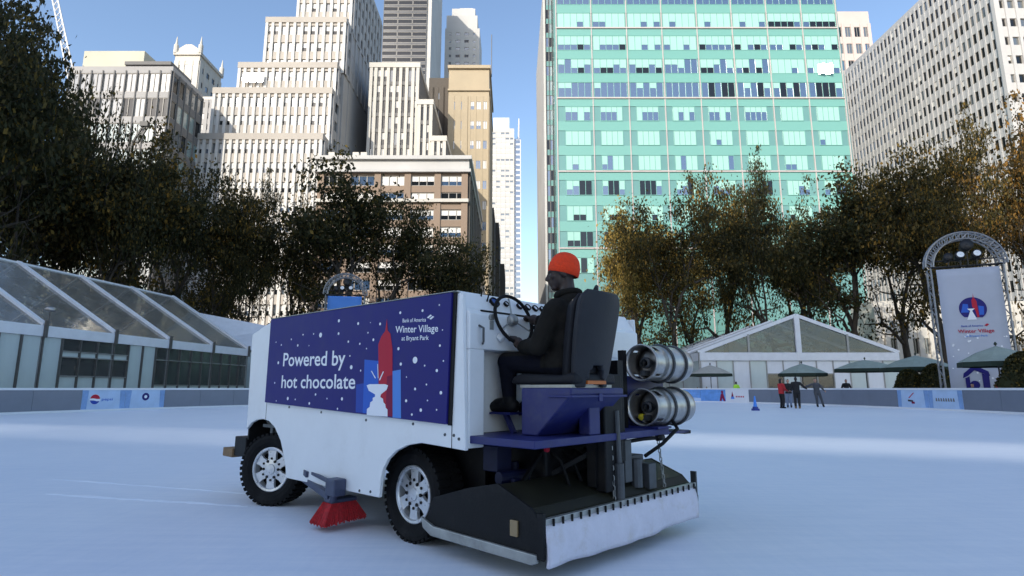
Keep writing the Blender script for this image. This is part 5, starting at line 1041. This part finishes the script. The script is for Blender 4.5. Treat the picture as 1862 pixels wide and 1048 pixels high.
def driver():
    m = MB(); v = lambda b, a, z: Vector((b-CB, a, z))
    # torso
    capsule(m, v(.50, -.57, 1.28), v(.66, -.57, 1.28), .145, .145); capsule(m, v(.52, -.60, 1.42), v(.64, -.60, 1.42), .150, .150); capsule(m, v(.48, -.59, 1.55), v(.67, -.59, 1.55), .130, .130)
    capsule(m, v(.42, -.575, 1.615), v(.73, -.575, 1.615), .085, .085); capsule(m, v(.54, -.60, 1.66), v(.58, -.60, 1.66), .095, .095); capsule(m, v(.57, -.585, 1.60), v(.56, -.56, 1.72), .085, .058); ell(m, v(.585, -.63, 1.5), (.17, .10, .17))
    # arms
    for sh, el, wr in ((v(.385, -.575, 1.595), v(.315, -.50, 1.375), v(.385, -.30, 1.385)), (v(.775, -.575, 1.595), v(.86, -.47, 1.40), v(.60, -.27, 1.58))):
        capsule(m, sh, el, .080, .066); capsule(m, el, wr, .064, .046)
    # legs and boots
    for h, k, an, toe in ((v(.49, -.55, 1.255), v(.385, -.15, 1.285), v(.395, -.165, 1.00), v(.40, -.02, .975)), (v(.69, -.55, 1.255), v(.735, -.15, 1.285), v(.71, -.13, .985), v(.705, .0, .955))):
        capsule(m, h, k, .098, .070); capsule(m, k, an, .066, .046); capsule(m, an+Vector((0, -.03, -.018)), toe, .050, .044); ell(m, toe.lerp(an, .35)+Vector((0, 0, .006)), (.046, .075, .048))
    # hands: palm, four curled fingers, thumb, closed on the wheel rim
    for wr, tgt in ((v(.385, -.30, 1.385), Ms @ Vector((-.035, -.168, 0))), (v(.60, -.27, 1.58), Ms @ Vector((.168, .02, 0)))):
        d = (tgt-wr).normalized(); pal = wr+d*.055; sx = d.cross(Vector((0, .3, 1))).normalized(); up = sx.cross(d); ell(m, pal, (.028, .045, .040), d.to_track_quat('Y', 'Z').to_matrix().to_4x4())
        capsule(m, wr, pal, .026, .024)
        for i, ln in enumerate((.9, 1., .96, .8)):
            kq = pal+d*.035+sx*(.030-.020*i); k1 = kq+d*.030*ln+up*.016; k2 = k1+d*.012*ln-up*.026*ln; k3 = k2-d*.014*ln-up*.014; capsule(m, kq, k1, .0095, .009, 8); capsule(m, k1, k2, .009, .008, 8); capsule(m, k2, k3, .008, .007, 8)
        t1 = pal+sx*.034+d*.012-up*.010; t2 = t1+d*.028-up*.014; capsule(m, pal+sx*.02-d*.02, t1, .013, .011, 8); capsule(m, t1, t2, .011, .009, 8)
    # head, looking to the machine's left
    hc = v(.548, -.515, 1.888); HR = Matrix.Rotation(R(44), 4, 'Z') @ Matrix.Rotation(R(-8), 4, 'X'); H = Matrix.Translation(hc) @ HR
    def he(c, r, rx=0): ell(m, H @ Vector(c), r, HR @ Matrix.Rotation(rx, 4, 'X'))
    he((0, -.012, .028), (.074, .096, .088)); he((0, .030, -.035), (.060, .062, .082)); he((0, .052, -.092), (.036, .036, .026)); he((0, .078, .020), (.050, .018, .014))
    capsule(m, H @ Vector((0, .086, .010)), H @ Vector((0, .108, -.028)), .010, .015, 8); he((.012, .098, -.034), (.010, .012, .009)); he((-.012, .098, -.034), (.010, .012, .009))
    he((0, .086, -.058), (.026, .013, .008)); he((0, .084, -.070), (.024, .013, .009)); he((.036, .066, -.018), (.024, .022, .020)); he((-.036, .066, -.018), (.024, .022, .020))
    for s in (-1, 1): he((s*.074, -.010, -.012), (.011, .021, .033), R(-10))
    capsule(m, v(.558, -.565, 1.70), H @ Vector((0, -.025, -.05)), .056, .054)
    def pick(c):
        if (c-hc).length < .155 and c.z > 1.762: return 1
        for tgt, wr in ((Ms @ Vector((-.035, -.168, 0)), v(.385, -.30, 1.385)), (Ms @ Vector((.168, .02, 0)), v(.60, -.27, 1.58))):
            d = (tgt-wr).normalized()
            if (c-wr).dot(d) > .012 and (c-wr).length < .16 and c.z > 1.362: return 1
        if c.z < 1.045 and c.y > -.26: return 3
        if c.z < 1.32 and (c.y > -.46 or c.z < 1.235): 
            if c.z > 1.345: return 0
            return 2
        return 0
    me = body_mesh('person', m, .0075, ['jacket', 'dark_skin', 'navy_trouser', 'boot'], pick)
    o = link('person', me, loc=MROOT, rot=(0, 0, PSI)); tag(o, 'driver in orange knit hat and dark jacket seated on the ice machine, looking left', 'person')
    # beanie
    b = MB(); n, k = 28, 12; HB = H @ Matrix.Rotation(R(22), 4, 'X') @ Matrix.Translation((0, -.012, .040)); prof = [(1.02, -.045), (1.09, -.040), (1.10, .0), (1.09, .022), (1.045, .026)]
    for i in range(k+1): t = R(10+80*i/k); prof.append((1.06*math.cos(t)**.85 if i < k else .001, .008+.108*math.sin(t)))
    b.lathe([(r*.084, h) for r, h in prof], n, HB @ Matrix.Diagonal((.97, 1.20, 1, 1))); link('beanie', b.mesh('beanie', 'orange_knit', True), o)
    c = MB()
    for j in range(24): pass
    c.tube([v(.555, -.565, 1.735)+Vector((.078*math.cos(2*PI*j/20), .074*math.sin(2*PI*j/20), -.014*math.sin(2*PI*j/20))) for j in range(20)], .026, 8, closed=True); link('collar', c.mesh('collar', 'jacket', True), o)
    for s in (-1, 1):
        e = MB(); ell(e, H @ Vector((s*.031, .079, -.002)), (.012, .009, .008), HR, 10); link('eye', e.mesh('eye', 'eye', True), o)
driver()

def figure(px, py, Y, h, face, label, mats, arms, legs=((-.08, 0), (.08, 0)), lean=(0, 0), hair=False, name='person', bag=False):
    """standing figure; face = heading in degrees (0 looks away from the camera); arms = hand offsets from each shoulder"""
    P = at(px, py, Y); s = h/1.75; m = MB(); V = Vector; lx, ly = lean
    hip = V((0, 0, .92)); chest = V((lx*.6, ly*.6, 1.32)); nk = V((lx, ly, 1.47)); hd = V((lx*1.15, ly*1.15+.01, 1.63))
    capsule(m, hip+V((-.07, 0, 0)), hip+V((.07, 0, 0)), .12, .12); capsule(m, hip+V((0, 0, .02)), chest, .165, .175); capsule(m, chest+V((-.10, 0, .06)), chest+V((.10, 0, .06)), .105, .105); capsule(m, nk+V((-.13, 0, -.07)), nk+V((.13, 0, -.07)), .065, .065); capsule(m, nk, hd, .05, .05)
    ell(m, hd, (.078, .098, .118)); ell(m, hd+V((0, .095, -.015)), (.014, .02, .022)); ell(m, hd+V((0, .05, -.07)), (.05, .05, .045))
    for sg in (-1, 1): ell(m, hd+V((sg*.078, -.005, -.01)), (.012, .022, .032))
    hands = []
    for sg, a in zip((-1, 1), arms):
        sh = nk+V((sg*.185, 0, -.075)); hn = sh+V(a); mid = (sh+hn)/2; ln = (hn-sh).length; bend = math.sqrt(max(0, .29**2-(ln/2)**2)); el = mid+V((sg*.5, -.6, -.6)).normalized()*bend; capsule(m, sh, el, .078, .062); capsule(m, el, hn, .06, .042); d = (hn-el).normalized(); hands.append((hn, d))
        ell(m, hn+d*.05, (.03, .03, .05)); capsule(m, hn+d*.03, hn+d*.07+V((-sg*.03, .03, 0)), .012, .010, 6)
        for i in range(4): q = hn+d*.08+V((0, .027-.018*i, 0)); capsule(m, q, q+d*.05+V((-sg*.01, 0, -.015)), .010, .008, 6)
    for sg, (fx, fy) in zip((-1, 1), legs):
        hp = hip+V((sg*.09, 0, -.03)); ft = V((fx+sg*.02, fy, .09)); kn = (hp+ft)/2+V((0, .05, .02)); capsule(m, hp, kn, .105, .08); capsule(m, kn, ft, .078, .062); capsule(m, ft+V((0, -.05, -.035)), ft+V((0, .14, -.045)), .048, .042)
    up, lo, sk, bt = mats
    def pick(c):
        if c.z < .14: return 3
        if (c-hd).length < .17 and c.z > nk.z+.02: return 2 if c.y > hd.y-.03 and c.z < hd.z+.06 else 4
        for hn, d in hands:
            if (c-hn).dot(d) > .0 and (c-hn).length < .17: return 2
        return 1 if c.z < .86 else 0
    me = body_mesh(name, m, .016, [up, lo, sk, bt, 'hair'], pick, 2); o = link(name, me, loc=(P.x, Y, 0), rot=(0, 0, R(face)), scale=(s, s, s)); tag(o, label, 'person')
    if hair: b = MB(); ell(b, hd+V((0, -.05, -.08)), (.085, .06, .20)); ell(b, hd+V((0, -.03, .02)), (.088, .095, .118)); link('hair', b.mesh('hair', 'hair', True), o)
    if bag: b = MB(); b.box(-.15, .15, -.32, -.12, 1.0, 1.42); link('backpack', b.mesh('backpack', 'black_cloth'), o)
    return o
def gy(px, py): r = ray(px, py); return (r*(-CAM.z/r.z)).y
figure(1423, 743, 33.4, 1.66, -75, 'woman in red jacket with long dark hair standing on the ice by the right boards', ('red_cloth', 'black_cloth', 'skin', 'boot'), ((.05, .38, -.34), (-.05, .34, -.38)), hair=True)
figure(1436, 741, 34.6, 1.66, 150, 'person in dark top and light jeans half hidden behind the red jacket', ('black_cloth', 'denim', 'skin', 'boot'), ((.05, .3, -.36), (-.05, .3, -.36)))
figure(1451, 744, 32.8, 1.76, -20, 'person all in black with brown boots, one arm out, standing on the ice', ('black_cloth', 'black_cloth', 'skin', 'brown_boot'), ((-.06, .22, -.42), (.34, .12, -.30)))
figure(1488, 741, 35.6, 1.72, 165, 'person in grey jacket leaning with arms spread against the right boards', ('grey_cloth', 'grey_cloth', 'skin', 'boot'), ((-.30, .05, -.42), (.44, .1, -.12)), legs=((-.28, .0), (.0, -.05)), lean=(.06, .02))
figure(1542, 735, 42.5, 1.78, 170, 'person in black standing behind the boards under the wide umbrella', ('black_cloth', 'black_cloth', 'skin', 'boot'), ((-.02, .22, -.30), (.02, .22, -.30)), bag=False)
figure(1341, 735, 51.5, 1.72, 10, 'worker in bright yellow-green vest behind the far boards', ('hivis', 'black_cloth', 'dark_skin', 'boot'), ((-.08, .05, -.5), (.08, .1, -.48)))
figure(1270, 742, 54.5, 1.25, 180, 'small dark figure whose head just shows over the far boards, left one', ('black_cloth', 'black_cloth', 'skin', 'boot'), ((-.05, .1, -.5), (.05, .1, -.5)))
figure(1287, 742, 54.2, 1.28, 180, 'small dark figure whose head just shows over the far boards, right one', ('grey_cloth', 'black_cloth', 'skin', 'boot'), ((-.05, .1, -.5), (.05, .1, -.5)))
figure(1773, 742, 28.6, 1.36, 190, 'person whose head just shows over the boards below the white banner', ('black_cloth', 'black_cloth', 'skin', 'boot'), ((-.05, .1, -.5), (.05, .1, -.5)))

# blue marker cone on the ice
p = at(1374, 749, 30); t = thing('ice_cone', 'small bright blue cone with dark base standing on the ice', 'cone', (p.x, 30, 0))
MB().lathe([(.12, .10), (.10, .16), (.055, .5), (.035, .70), (.025, .73), (.001, .735)], 20).build('cone', 'cone_blue', t, smooth=True); m = MB(); m.box(-.15, .15, -.15, .15, .0, .10); m.lathe([(.145, .10), (.13, .19), (.10, .20)], 20); m.build('base', 'cone_base', t)
